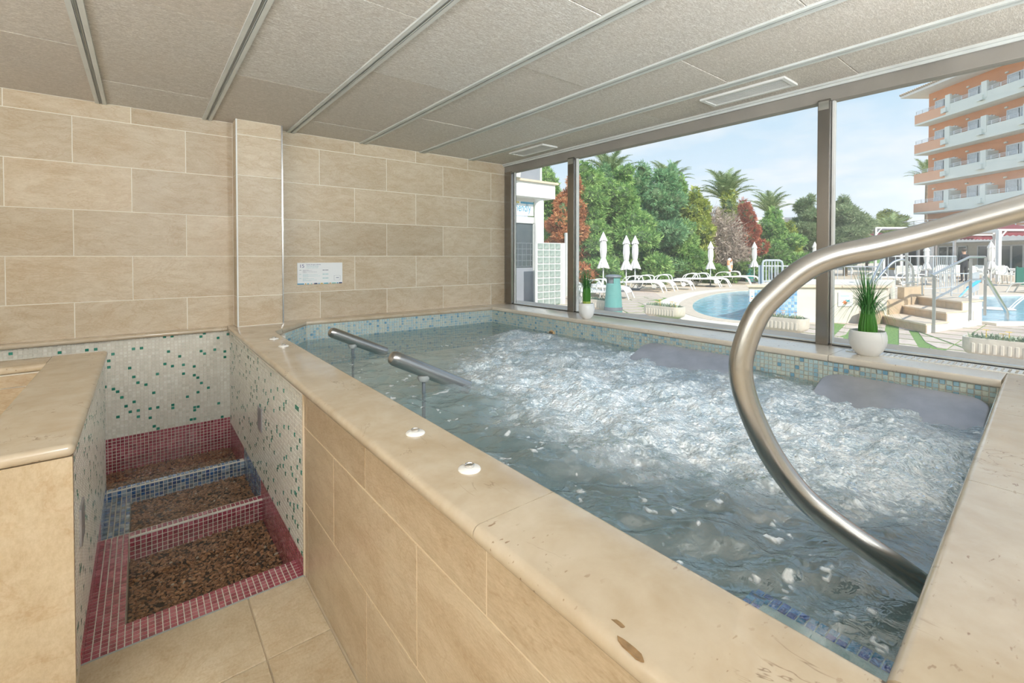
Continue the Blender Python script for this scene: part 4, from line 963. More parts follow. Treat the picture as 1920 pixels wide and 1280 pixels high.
for w, gp, m in ((.142, .02, 'sg_blue'), (.026, .02, 'sg_gold'), (.036, .015, 'sg_cyan'), (.008, .022, 'sg_yellow'), (.022, .018, 'sg_mint'), (.016, .014, 'sg_pink'), (.07, .024, 'sg_navy'), (.024, .02, 'sg_blue'), (.056, .02, 'sg_yellow'), (.10, .02, 'sg_cyan'), (.006, .012, 'sg_navy'), (.022, .022, 'sg_gold'), (.09, .022, 'sg_mint'), (.03, .018, 'sg_blue'), (.075, 0, 'sg_navy')):
    srect(x, min(1.0, x + w), 0.948, 0.998, m, 'colour_strip'); x += w + gp

# ------------------------------------------------------------------ potted spiky grass on the window ledge
def blades(n, seed, base_r, h0, h1, droop, w, spread, mode=0):
    rng = np.random.RandomState(seed); V = []; Fc = []; S = 7
    for i in range(n):
        a = rng.uniform(0, 2 * np.pi); br = base_r * math.sqrt(rng.rand()); L = rng.uniform(h0, h1); sp_ = rng.uniform(*spread); dr = rng.uniform(*droop)
        ca, sa = math.cos(a), math.sin(a); side = np.array([-sa, ca, 0]); b0 = len(V)
        for k in range(S + 1):
            t = k / S; rad = br + sp_ * L * t ** 1.6; z = L * (t - dr * t ** 2.6)
            p = np.array([ca * rad, sa * rad, z]); ww = w * (1 - t) ** 0.7 + 0.0002
            V += [p - side * ww / 2, p + side * ww / 2]
        Fc += [(b0 + 2 * k, b0 + 2 * k + 1, b0 + 2 * k + 3, b0 + 2 * k + 2) for k in range(S)]
    return np.array(V), np.array(Fc)
def potted(label, loc, pot, pr, ph, br, bh, th, seed, band):
    e = empty('potted_grass', loc); tag(e, label, 'potted plant', 'potted grasses on the window ledge')
    MB().lathe(pot, 36).build('pot', M['ceramic'], e, smooth=70)
    MB().lathe([(pr * 0.9, ph - 0.012), (0, ph - 0.008)], 24).build('soil', M['soil'], e)
    # bundled stems: fluted column, waisted towards the tie
    n = 40; vs = []; prof = [(br, 0), (br * 0.99, bh * 0.3), (br * 0.86, bh * 0.62), (br * 0.70, bh * 0.9), (br * 0.72, bh)] if not band else [(br, 0), (br, bh * 0.5), (br * 1.0, bh), (br * 0.9, bh * 1.05), (br * 0.8, bh * 1.08)]
    for r, z in prof:
        for k in range(n):
            rr = r * (1 + (0.06 if k % 2 else -0.03)); vs.append((rr * math.cos(2 * math.pi * k / n), rr * math.sin(2 * math.pi * k / n), ph - 0.012 + z))
    fs = [(i * n + k, i * n + (k + 1) % n, (i + 1) * n + (k + 1) % n, (i + 1) * n + k) for i in range(len(prof) - 1) for k in range(n)] + [tuple(range((len(prof) - 1) * n, len(prof) * n))]
    MB().add(vs, fs).build('stem_bundle', M['spike_bundle'], e)
    if band: MB().lathe([(br * 1.06, ph - 0.002), (br * 1.08, ph + 0.004), (br * 1.06, ph + 0.016)], 32).build('band', M['band'], e, smooth=True)
    zt = ph - 0.012 + bh * 0.82
    for nm, arg in (('upright_blades', (46, seed, br * 0.65, th * 0.62, th, (0.0, 0.12), 0.0075, (0.05, 0.28))), ('blades', (85, seed + 1, br * 0.7, th * 0.55, th * 0.95, (0.15, 0.60), 0.0046, (0.35, 0.80))), ('drooping_blades', (90, seed + 2, br * 0.7, th * 0.55, th * 0.9, (0.8, 1.45), 0.0038, (0.55, 0.95)))):
        V, Fc = blades(*arg); V[:, 2] += zt
        o = link(nm, np_mesh(nm, V, Fc, M['spike']), e); o['kind'] = 'stuff'
potted('white pot of spiky grass on the ledge in front of the hotel view', (3.045, 0.757, ZD), [(0.044, 0), (0.047, 0.003), (0.066, 0.025), (0.080, 0.055), (0.0845, 0.085), (0.083, 0.112), (0.077, 0.131), (0.074, 0.132), (0.072, 0.128), (0.076, 0.110), (0.070, 0.1)], 0.078, 0.132, 0.040, 0.115, 0.30, 71, False)
potted('smaller white pot of spiky grass on the ledge beside the slim mullion', (2.955, 2.69, ZD), [(0.030, 0), (0.034, 0.003), (0.052, 0.022), (0.064, 0.05), (0.068, 0.075), (0.066, 0.105), (0.058, 0.130), (0.055, 0.131), (0.053, 0.127), (0.058, 0.108), (0.055, 0.1)], 0.058, 0.131, 0.031, 0.135, 0.24, 91, True)
# ------------------------------------------------------------------ outside: ground, paving, pools
def clip(poly, n, c):                                    # keep n.p <= c
    out = []
    for i in range(len(poly)):
        a, b = poly[i], poly[(i + 1) % len(poly)]; da = n[0] * a[0] + n[1] * a[1] - c; db = n[0] * b[0] + n[1] * b[1] - c
        if da <= 0: out.append(a)
        if (da < 0 < db) or (db < 0 < da): t = da / (da - db); out.append((a[0] + (b[0] - a[0]) * t, a[1] + (b[1] - a[1]) * t))
    return out
def area(p): return 0.5 * abs(sum(p[i][0] * p[(i + 1) % len(p)][1] - p[(i + 1) % len(p)][0] * p[i][1] for i in range(len(p))))
def line_np(a, b):                                       # half plane to the left of a->b :  n.p <= c
    n = (b[1] - a[1], -(b[0] - a[0])); l = math.hypot(*n); n = (n[0] / l, n[1] / l); return n, n[0] * a[0] + n[1] * a[1]
gnd = MB().add([(XW + 0.3, -150, GZ - 0.009), (220, -150, GZ - 0.009), (220, 220, GZ - 0.009), (XW + 0.3, 220, GZ - 0.009)], [(0, 1, 2, 3)]).build('ground', M['turf'], fix=False)
tag(gnd, 'green turf showing between the terrace pavers', 'ground', kind='structure')
def circle3(p, q, r):
    ax, ay, bx, by, cx_, cy_ = p.x, p.y, q.x, q.y, r.x, r.y; d = 2 * (ax * (by - cy_) + bx * (cy_ - ay) + cx_ * (ay - by))
    ux = ((ax * ax + ay * ay) * (by - cy_) + (bx * bx + by * by) * (cy_ - ay) + (cx_ * cx_ + cy_ * cy_) * (ay - by)) / d
    uy = ((ax * ax + ay * ay) * (cx_ - bx) + (bx * bx + by * by) * (ax - cx_) + (cx_ * cx_ + cy_ * cy_) * (bx - ax)) / d
    return Vector((ux, uy)), math.hypot(ax - ux, ay - uy)
PIX = [(1404, 545), (1385, 545.8), (1360, 548.5), (1335, 553), (1314, 560), (1302, 567), (1298.5, 574), (1302, 582), (1315, 589), (1338, 595.5), (1365, 600), (1404, 603.5)]
PL = [p.xy for p in catmull([Vector((*G(*q).xy, 0)) for q in PIX], 4)]
PCc = G(1398, 566).xy; close_ = [G(1470, 600).xy, G(1470, 546).xy]
def offs(path, a):                                        # offset outwards (to the right of the path)
    out = []
    for i in range(len(path)):
        d = (path[min(i + 1, len(path) - 1)] - path[max(i - 1, 0)]).normalized(); out.append(path[i] + Vector((d.y, -d.x)) * a)
    return out
def inside(poly, p):
    c = False
    for i in range(len(poly)):
        a, b = poly[i], poly[i - 1]
        if (a[1] > p[1]) != (b[1] > p[1]) and p[0] < (b[0] - a[0]) * (p[1] - a[1]) / (b[1] - a[1]) + a[0]: c = not c
    return c
rp = empty('round_pool', (PCc.x, PCc.y, GZ)); tag(rp, 'curved outdoor pool of bright blue water with pale stone surround', 'pool')
def band(a0, a1, z0, z1, name, mat):
    A, B = offs(PL, a0), offs(PL, a1); n = len(A); vs = []
    for P, z in ((A, z0), (A, z1), (B, z1), (B, z0)): vs += [(p.x - PCc.x, p.y - PCc.y, z) for p in P]
    fs = [(k * n + i, k * n + i + 1, ((k + 1) % 4) * n + i + 1, ((k + 1) % 4) * n + i) for k in range(4) for i in range(n - 1)]
    return MB().add(vs, fs).build(name, M[mat], rp)
band(0.0, 0.36, -0.06, 0.016, 'coping_ring', 'coping'); band(0.36, 0.95, -0.05, 0.008, 'surround_ring', 'coping_pale')
MB().prism([(p.x - PCc.x, p.y - PCc.y) for p in offs(PL, 0.05) + close_], -0.032, -0.004).build('water', M['out_water'], rp)
OUTER = offs(PL, 0.93) + close_
# paving slabs: two fans with grass joints
V2 = lambda p: (p.x, p.y)
pav = MB().prism([(0, 0), (0.1, 0), (0.1, 0.1)], -0.001, 0).build('terrace_paving', M['paver']); pav.location = (XW + 0.6, 3.0, GZ - 0.03)
tag(pav, 'pinkish stone paving slabs of the pool terrace', 'paving', kind='structure')
np_ = 0
def paver(poly, depth=0):
    global np_
    c = (sum(p[0] for p in poly) / len(poly), sum(p[1] for p in poly) / len(poly))
    hit = [inside(OUTER, p) for p in list(poly) + [c]]
    if all(hit) or area(poly) < 0.02: return
    if any(hit):
        if depth >= 3: return
        n_, c_ = ((0, 1), c[1]) if depth % 2 == 0 else ((1, 0), c[0])
        for q in (clip(poly, n_, c_), clip(poly, (-n_[0], -n_[1]), -c_)):
            if len(q) > 2: paver(q, depth + 1)
        return
    L = Vector(pav.location)
    MB().prism([(p[0] - L.x, p[1] - L.y) for p in poly], -0.02, 0.03).build('paver', M['paver'], pav, fix=False); np_ += 1
bl = line_np(V2(G(1262, 570)), V2(G(1335, 622)))
gaps = [((1575, 606), (1553, 626), .20), ((1604, 622), (1588, 648), .22), ((1673, 611), (1668, 664), .20), ((1713, 621), (1744, 668), .13), ((1724, 622), (1796, 648), .05), ((1730, 641), (1795, 674), .10)]
gl_ = []
for a, b, w in gaps:
    A, B = V2(G(*a)), V2(G(*b)); n, c = line_np(A, B); gl_.append((n, c, w, min(A[0], B[0]), max(A[0], B[0])))
x = XW + 0.75
while x < 13.2:                                          # fan parallel to the windows
    polys = [[(x, -4.0), (x + 0.505, -4.0), (x + 0.505, 12), (x, 12)]]
    for n, c, w, xa, xb in gl_:
        if x + 0.3 < xa - 0.2 or x + 0.3 > xb + 0.2: continue
        polys = [q for p in polys for q in (clip(p, n, c - w / 2), clip(p, (-n[0], -n[1]), -c - w / 2)) if len(q) > 2]
    res = []
    for p in polys:
        for k in range(-4, 12):
            q = clip(clip(p, (0, 1), k * 1.35 + 1.33 + (0.6 if int(x * 10) % 2 else 0)), (0, -1), -(k * 1.35 + (0.6 if int(x * 10) % 2 else 0)))
            if len(q) > 2: res.append(q)
    for p in res:
        s_ = [(1 if (bl[0][0] * q[0] + bl[0][1] * q[1] - bl[1]) > 0 else -1) for q in p]
        q = clip(p, bl[0], bl[1] - 0.06)
        if len(q) > 2: paver(q)
    x += 0.592
d_ = 6.2
while d_ < 19:                                           # fan facing the loungers
    for k in range(-2, 10):
        s0 = -6 + k * 1.62 + (0.7 if int(d_ / 0.63) % 2 else 0)
        q = [V2(ds(d_, s0)), V2(ds(d_, s0 + 1.58)), V2(ds(d_ + 0.50, s0 + 1.58)), V2(ds(d_ + 0.50, s0))]
        if min(p[0] for p in q) < XW + 0.8: continue
        q = clip(q, (-bl[0][0], -bl[0][1]), -bl[1] - 0.06)
        if len(q) > 2 and np_ < 560: paver(q)
    d_ += 0.63
far = MB().prism([V2(ds(11.5, 8.6)), V2(ds(11.5, 70)), V2(ds(90, 90)), V2(ds(90, -30)), V2(ds(19.3, -20)), V2(ds(19.3, 2)), V2(ds(16, 4.5)), V2(ds(13, 6.5))][::-1], GZ - 0.03, GZ - 0.005).build('ground_far', M['coping'])
tag(far, 'sandy beige terrace beyond the round pool', 'ground', kind='structure')

# raised platform with mosaic front, and steps up to the second pool
A_ = G(1403, 602.5); B_ = G(1497, 604); C_ = G(1662, 606)
dirw = Vector((C_.x - A_.x, C_.y - A_.y)).normalized(); back = Vector((-dirw.y, dirw.x)); back = back if back.x > 0 else -back
PT = 0.735; bk = Vector((0.985, 0.17))
pl = empty('pool_platform', (A_.x, A_.y, GZ)); tag(pl, 'raised pool platform with blue mosaic end and cream rendered wall', 'platform')
def rel(p): return (p[0] - A_.x, p[1] - A_.y)
lenw = (Vector((C_.x, C_.y)) - Vector((A_.x, A_.y))).length; lm = (Vector((B_.x, B_.y)) - Vector((A_.x, A_.y))).length
p0 = Vector((A_.x, A_.y)); pa = p0 - dirw * 0.12; pb = p0 + dirw * lenw
def q4(a, b, d): return [rel(a), rel(b), rel(b + bk * d), rel(a + bk * d)]
MB().prism(q4(p0 + dirw * lm, pb, 3.4), 0, PT - GZ - 0.05).build('rendered_wall', M['render_cream'], pl)
MB().prism([rel(p0 + back * 0.004), rel(p0 + dirw * lm), rel(p0 + dirw * lm + bk * 3.4), rel(p0 + bk * 3.4)], -0.2, PT - GZ - 0.05).build('mosaic_backing', M['grout_pale'], pl)
pm = 0.06
mosaic_part('blue_mosaic', pl, (*rel(p0), 0.0), (dirw.x, dirw.y, 0), (0, 0, 1), (-back.x, -back.y, 0), int(lm / pm), int((PT - GZ - 0.05) / pm), M['mos_outside'], pm, 0.006, 0.004)
for k in range(6):
    a = p0 - dirw * 0.05 + dirw * (lenw + 0.1) * k / 6; b = p0 - dirw * 0.05 + dirw * ((lenw + 0.1) * (k + 1) / 6 - 0.006)
    MB().prism(q4(a - back * 0.05, b - back * 0.05, 0.45), PT - GZ - 0.05, PT - GZ).build('coping_slab', M['coping'], pl, bevel=0.006, segs=1)
MB().prism([rel(p0 + dirw * 0.1 + back * 0.02), rel(pb + back * 0.02), rel(pb + bk * 3.4), rel(p0 + bk * 3.5)], PT - GZ - 0.05, PT - GZ - 0.01).build('platform_top', M['coping_pale'], pl)
# warning panels on the platform
def wall_panel(label, u0, u1, v0, v1, marks):
    a = p0; n = -back                                    # plane of the platform front
    def hit(u, v): d = ray(u, v); k = (n.dot(a)) / (d.x * n.x + d.y * n.y); return Vector((0, 0, H)) + d * k
    tl, br = hit(u0, v0), hit(u1, v1); c = (tl + br) / 2; e = empty('notice_sign', (c.x - back.x * 0.012, c.y - back.y * 0.012, c.z), math.atan2(dirw.y, dirw.x)); tag(e, label, 'notice')
    w, h = (Vector((br.x - tl.x, br.y - tl.y))).length / 2, (tl.z - br.z) / 2
    MB().box(-w, w, -0.006, 0.006, -h, h).build('sign_face', M['paper'], e)
    for fx, fz, sw, sh, m in marks: MB().box(w * fx - sw * w, w * fx + sw * w, -0.009, -0.006, h * fz - sh * h, h * fz + sh * h).build('print', M[m], e)
    for k in range(3):                                   # starfish-like figure
        Mr = Matrix.Translation((w * marks[0][0], -0.009, -h * 0.45)) @ Matrix.Rotation(k * math.pi / 3, 4, 'Y')
        MB().box(-w * 0.32, w * 0.32, -0.001, 0.001, -w * 0.07, w * 0.07, Mr).build('print', M['sg_orange'], e)
wall_panel('white notice panel on the blue mosaic platform wall', 1405, 1413.5, 542.5, 565.5, [(0, 0.55, 0.5, 0.05, 'sg_pink'), (0.1, -0.1, 0.4, 0.08, 'sg_blue')])
wall_panel('white notice panel on the cream platform wall behind the potted grass', 1571, 1598, 548, 574, [(-0.1, 0.5, 0.6, 0.06, 'ink_pale'), (0.25, -0.2, 0.3, 0.12, 'sg_cyan')])
# steps
P1, Q1, S1 = Vector(V2(G(1657, 606))), Vector(V2(G(1738, 624.5))), Vector(V2(G(1841, 609)))
run = S1 - Q1; st_ = empty('pool_steps', (Q1.x, Q1.y, GZ)); tag(st_, 'three beige stone steps with white rendered side beside the second pool', 'steps')
rq = lambda p: (p.x - Q1.x, p.y - Q1.y)
for k, (t0, z) in enumerate(((0.0, 0.165), (0.34, 0.33), (0.62, 0.50))):
    a, b = P1 + run * t0, Q1 + run * t0; c, d = Q1 + run, P1 + run * 1.2
    MB().prism([rq(a), rq(b), rq(c), rq(d)], (0, 0.14, 0.30)[k], z - 0.03).build('step_body', M['render_white'], st_)
    dd = (b - a).normalized(); nn = Vector((-dd.y, dd.x)); nn = nn if nn.dot(run) < 0 else -nn
    n = 3
    for j in range(n):                                   # riser stones and tread slabs
        e0, e1 = a + (b - a) * (j / n), a + (b - a) * ((j + 1) / n - 0.004)
        MB().prism([rq(e0 + nn * 0.014), rq(e1 + nn * 0.014), rq(e1), rq(e0)], (0, 0.165, 0.33)[k], z - 0.03).build('riser_stone', M['step_stone'], st_)
        tl_ = run * (0.36 if k < 2 else 0.40)
        MB().prism([rq(e0 + nn * 0.035), rq(e1 + nn * 0.035 + (dd * 0.03 if j == n - 1 else dd * 0)), rq(e1 + tl_ + (dd * 0.03 if j == n - 1 else dd * 0)), rq(e0 + tl_)], z - 0.03, z).build('tread_slab', M['coping'], st_)
MB().box(-0.10, 0.10, -0.01, 0.01, 0.12, 0.30, Matrix.Translation((run.x * 0.86, run.y * 0.86, 0)) @ Matrix.Rotation(math.atan2(run.y, run.x), 4, 'Z')).build('access_hatch', M['render_cream'], st_)
# low stepped cheek between platform and steps
ck = empty('step_cheek', (P1.x, P1.y, GZ)); tag(ck, 'stepped beige stone cheek between the platform wall and the steps', 'stone cheek')
for k, (t, z) in enumerate(((-0.30, 0.26), (0.05, 0.45), (0.36, 0.70))):
    a = P1 + run * t; wv = (P1 - Q1).normalized(); MB().prism([(a.x - P1.x, a.y - P1.y), (a.x + run.x * 0.38 - P1.x, a.y + run.y * 0.38 - P1.y), (a.x + run.x * 0.38 + wv.x * 0.22 - P1.x, a.y + run.y * 0.38 + wv.y * 0.22 - P1.y), (a.x + wv.x * 0.22 - P1.x, a.y + wv.y * 0.22 - P1.y)], 0, z).build('stone_block', M['step_stone'], ck)
# handrail of the steps
hr = empty('step_handrail', tuple(onD(1749, 624, 8.25))); hr.location.z = GZ; HL = Vector(hr.location); tag(hr, 'stainless steel handrail with two rails along the steps', 'handrail')
def hp(u, v, d): return onD(u, v, d) - HL
def post(u, v0, v1, d, w, nm='post'): a, b = hp(u, v0, d), hp(u, v1, d); MB().bar((a.x, a.y, max(a.z, 0.0)), (a.x, a.y, b.z), w).build(nm, M['chrome_dull'], hr)
M['chrome_dull'] = flat('stainless_outdoor', (0.55, 0.56, 0.57), 0.3, 0.9)
post(1750.5, 624, 517, 8.25, 0.042); post(1818.5, 600, 485, 8.9, 0.042); post(1846.5, 591, 482, 9.15, 0.042)
MB().tube([hp(1747, 516, 8.25), hp(1818, 481.5, 8.9), hp(1847, 481.5, 9.15)], 0.022, 8).build('top_rail', M['chrome_dull'], hr, smooth=True)
MB().tube([hp(1752, 561, 8.25), hp(1820, 524, 8.9), hp(1847, 523.5, 9.15)], 0.018, 8).build('middle_rail', M['chrome_dull'], hr, smooth=True)
MB().tube([hp(1748, 519, 8.25), hp(1729, 519, 8.9), hp(1729, 553, 8.9)], 0.014, 8).build('side_rail', M['chrome_dull'], hr, smooth=True)
MB().tube([hp(1847, 519, 9.15), hp(1851, 523, 9.2), hp(1886, 581, 9.5), hp(1888, 588, 9.5), hp(1888, 605, 9.5)], 0.034, 10).build('slanting_rail', M['chrome_dull'], hr, smooth=True)
# second pool
sp_ = [G(1836, 606), G(1836, 557.5), G(1990, 556), G(2120, 575), G(2000, 607)]
c2 = G(1880, 590); p2 = empty('second_pool', (c2.x, c2.y, GZ)); tag(p2, 'larger blue pool behind the step handrail', 'pool')
MB().prism([(p.x - c2.x, p.y - c2.y) for p in sp_], -0.05, 0.035).build('water', M['out_water'], p2)
edge = [(p.x - c2.x, p.y - c2.y) for p in sp_]
MB().sweep([(0, 0.0), (0.35, 0.0), (0.35, 0.05), (0, 0.05)], edge + [edge[0]]).build('coping', M['coping_pale'], p2)
jt = empty('water_jet', tuple(onD(1925, 575, 11.5))); jt.location.z = GZ; JL = Vector(jt.location); tag(jt, 'arching white water jet splashing into the second pool', 'water jet')
for k in range(9):
    r_ = random.Random(k); o0 = r_.uniform(-4, 4)
    pts = [onD(1945 - 62 * t + r_.uniform(-1, 1), 548 + o0 * 0.4 + 44 * t ** 1.8 + o0 * t, 11.5 + 0.02 * k) - JL for t in [i / 6 for i in range(7)]]
    MB().tube(pts, [0.006 + 0.002 * (i % 2) for i in range(7)], 5).build('strand', M['canvas'], jt, smooth=True)
MB().lathe([(0.35, 0.0), (0.32, 0.02), (0.15, 0.03), (0, 0.03)], 16, tuple(onD(1868, 588, 11.6) - JL)[:2] + (0.045,)).build('splash', M['canvas'], jt, smooth=True)
# fences
def fence(label, pts, zb, zt, step, r=0.010, top=0.02, base=None, group=None):
    P = [Vector(p) for p in pts]; e = empty('metal_railing', (P[0].x, P[0].y, GZ)); tag(e, label, 'railing'); O = Vector((P[0].x, P[0].y, GZ))
    MB().tube([Vector((p.x, p.y, zt)) - O for p in P], top, 8).build('top_rail', M['rail_grey'], e, smooth=True)
    MB().tube([Vector((p.x, p.y, zb)) - O for p in P], top * 0.8, 8).build('bottom_rail', M['rail_grey'], e, smooth=True)
    bar = MB().tube([(0, 0, zb - GZ), (0, 0, zt - GZ)], r, 6).mesh('bar', M['rail_grey'])
    pst = MB().tube([(0, 0, 0), (0, 0, zt - GZ)], r * 1.8, 8).mesh('post', M['rail_grey'])
    for a, b in zip(P[:-1], P[1:]):
        n = max(1, int((b - a).length / step))
        for k in range(n + 1):
            p = a + (b - a) * k / n - O; o = link('post' if k % 9 == 0 else 'bar', pst if k % 9 == 0 else bar, e); o.location = (p.x, p.y, 0)
    return e
fence('long white pool railing running behind the platform', [onD(1426, 500, 15.5), onD(1546, 502, 15.2), onD(1650, 500, 14.2)], H - 0.93, H - 0.33, 0.16)
fence('taller white railing in front of the dark bar screen', [onD(1652, 480, 14.0), onD(1750, 480, 13.5), onD(1792, 482, 14.5)], H - 0.95, H - 0.005, 0.16)
fence('white railing at the corner of the second pool', [onD(1752, 512, 15.0), onD(1820, 512, 14.6), onD(1836, 514, 16.5)], H - 1.18, H - 0.55, 0.13, 0.008, 0.015)
# gate hoop
gt = empty('gate_hoop', tuple(onD(1430, 533, 15.0))); gt.location.z = GZ; GL = Vector(gt.location); tag(gt, 'round cornered white gate panel with upright bars above the mosaic wall', 'gate')
hoop = [onD(1430, 560, 15), onD(1430, 494, 15), onD(1431.5, 489.5, 15), onD(1436, 488, 15), onD(1461, 488, 15), onD(1465.5, 490, 15), onD(1467, 495, 15), onD(1467, 560, 15)]
MB().tube([p - GL for p in hoop], 0.035, 8).build('hoop', M['rail_grey'], gt, smooth=True)
for u in (1436.5, 1442, 1447.5, 1453, 1458.5): MB().tube([onD(u, 489, 15) - GL, onD(u, 527, 15) - GL], 0.018, 6).build('bar', M['rail_grey'], gt)
MB().tube([onD(1430, 527, 15) - GL, onD(1467, 527, 15) - GL], 0.025, 6).build('bottom_bar', M['rail_grey'], gt)
for u in (1423.5, 1427): MB().tube([onD(u, 560, 15.1) - GL, onD(u, 497, 15.1) - GL], 0.03, 8).build('post', M['rail_grey'], gt)
# ladder rails on the platform
for lab, pts in (('lower curved steel ladder rail on the platform', [(1641, 528), (1660, 506), (1673, 493), (1686, 487.5), (1699, 489), (1709, 498), (1712, 512), (1712, 541)]), ('upper curved steel ladder rail beside the potted grass tips', [(1628, 540), (1645, 506), (1657, 484), (1670, 471), (1686, 465), (1696, 470), (1700, 482), (1701, 542)])):
    Q = catmull([onD(u, v, 10.4 if 'lower' in lab else 10.0) for u, v in pts], 4); b = Q[-1]; e = empty('ladder_rail', (b.x, b.y, PT)); tag(e, lab, 'ladder rail')
    MB().tube([p - Vector((b.x, b.y, PT)) for p in Q], 0.026, 10).build('tube', M['chrome_dull'], e, smooth=True)
    MB().lathe([(0.07, 0), (0.07, 0.02), (0.03, 0.03)], 14).build('foot_flange', M['chrome_dull'], e, smooth=True)
# ------------------------------------------------------------------ terrace furniture
def tuft(n, seed, rx, ry, h, mat, w=0.02, ln=(0.08, 0.16)):
    rng = np.random.RandomState(seed); V = []; Fc = []
    for i in range(n):
        b = np.array([rng.uniform(-rx, rx), rng.uniform(-ry, ry), rng.uniform(0, h * 0.4)]); a = rng.uniform(0, 6.28); L = rng.uniform(*ln); el = rng.uniform(0.3, 1.3)
        d = np.array([math.cos(a) * math.cos(el), math.sin(a) * math.cos(el), math.sin(el)]) * L; s = np.array([-math.sin(a), math.cos(a), 0]) * w; k = len(V)
        V += [b, b + d * 0.5 + s, b + d, b + d * 0.5 - s]; Fc.append((k, k + 1, k + 2, k + 3))
    return np.array(V), np.array(Fc)
def planter_meshes():
    L, Wd, Ht = 0.90, 0.36, 0.285; n = 0
    mb = MB(); prof = []
    def outline(l, w, r=0.12):
        o = []
        for cx_, cy_, a0 in ((l / 2 - r, w / 2 - r, 0), (-l / 2 + r, w / 2 - r, 90), (-l / 2 + r, -w / 2 + r, 180), (l / 2 - r, -w / 2 + r, 270)):
            o += [(cx_ + r * math.cos(math.radians(a0 + 90 * k / 6)), cy_ + r * math.sin(math.radians(a0 + 90 * k / 6))) for k in range(7)]
        return o
    rings = [(outline(L * 0.72, Wd * 0.72, 0.08), 0.03), (outline(L * 0.93, Wd * 0.92, 0.11), 0.075), (outline(L, Wd), 0.13), (outline(L, Wd), Ht), (outline(L - 0.06, Wd - 0.06, 0.1), Ht), (outline(L - 0.06, Wd - 0.06, 0.1), Ht - 0.05)]
    m = len(rings[0][0]); vs = [(p[0], p[1], z) for o, z in rings for p in o]
    fs = [(i * m + k, i * m + (k + 1) % m, (i + 1) * m + (k + 1) % m, (i + 1) * m + k) for i in range(len(rings) - 1) for k in range(m)] + [tuple(range(m))[::-1], tuple(range((len(rings) - 1) * m, len(rings) * m))]
    body = MB().add(vs, fs).mesh('trough', M['cast'], smooth=True)
    flute = MB().box(-0.017, 0.017, -0.008, 0.006, 0.09, 0.22).mesh('rib', M['cast'], bevel=0.005, segs=1)
    foot = MB().box(-0.06, 0.06, -0.10, 0.10, 0, 0.04).mesh('foot', M['cast'])
    return body, flute, foot
pb_, pf_, pft_ = planter_meshes()
def planter(label, y, x, seed, fl, n=6):
    e = empty('flower_trough', (x + 0.18, y, GZ)); tag(e, label, 'planter', 'stone flower troughs outside the window'); e.rotation_euler = (0, 0, math.pi / 2)
    link('trough', pb_, e)
    for k in range(-5, 6):
        o = link('rib', pf_, e); o.location = (k * 0.066, 0.18, 0.0)
    for sx in (-1, 1): o = link('foot', pft_, e); o.location = (sx * 0.22, 0, 0)
    V, Fc = tuft(420, seed, 0.38, 0.12, 0.05, None, 0.011, (0.05, 0.11)); V[:, 2] += 0.245
    o = link('leaves', np_mesh('leaves', V, Fc, M['silver_leaf']), e); o['kind'] = 'stuff'
    r_ = random.Random(seed)
    for k in range(n):
        fx, fy, fz = r_.uniform(-0.34, 0.34), r_.uniform(-0.1, 0.12), r_.uniform(0.345, 0.40)
        vs = [(fx, fy, fz + 0.004)]; fs = []
        for q in range(10):
            a = q * math.pi / 5; rr = 0.05 if q % 2 else 0.03; vs.append((fx + rr * math.cos(a), fy + rr * math.sin(a), fz + 0.006))
        fs = [(0, 1 + q, 1 + (q + 1) % 10) for q in range(10)]
        MB().add(vs, fs).tube([(fx, fy, 0.24), (fx, fy, fz)], 0.003, 4).build('flower', M['petal_y' if fl == 'y' else 'petal_o'], e)
planter('stone trough of yellow flowers in front of the round pool', 5.83, 8.70, 1, 'y', 8)
planter('stone trough of orange flowers below the mosaic platform wall', 3.50, 8.72, 2, 'o', 7)
planter('stone trough of yellow flowers near the step handrail', 0.66, 8.55, 3, 'y', 8)
planter('stone trough of flowers half hidden by the litter bin', 7.74, 8.74, 4, 'o', 5)
def bin_(label, loc, mat):
    e = empty('litter_bin', loc); tag(e, label, 'litter bin')
    MB().lathe([(0.205, 0.0), (0.21, 0.02), (0.207, 0.10), (0.204, 0.16), (0.17, 0.70), (0.155, 0.705), (0.15, 0.72)], 28).build('body', M[mat], e, smooth=True)
    MB().lathe([(0.212, 0.085), (0.216, 0.09), (0.213, 0.16), (0.207, 0.165)], 28).build('band', M['grey_plastic'], e, smooth=True)
    MB().lathe([(0.135, 0.70), (0.135, 0.86)], 24).build('opening', M['grey_plastic'], e, smooth=True)
    for a in (-0.55, 2.6):
        n = 9; vs = []
        for z in (0.70, 0.87):
            for k in range(n): q = a + 1.9 * k / (n - 1) - 0.95 + 2.2; vs.append((0.158 * math.cos(q), 0.158 * math.sin(q), z))
        MB().add(vs, [(k, k + 1, n + k + 1, n + k) for k in range(n - 1)]).build('cowl', M[mat], e, smooth=True)
    MB().lathe([(0.19, 0.865), (0.195, 0.875), (0.18, 0.905), (0.10, 0.925), (0, 0.93)], 28).build('lid', M['grey_plastic'], e, smooth=True)
b = G(1150, 588); bin_('turquoise litter bin with grey lid beside the flower trough', (b.x, b.y, GZ), 'bin')
b = G(1412, 529); bin_('dark green litter bin behind the far loungers', (b.x + 0.4, b.y + 0.35, GZ), 'bin_dark')

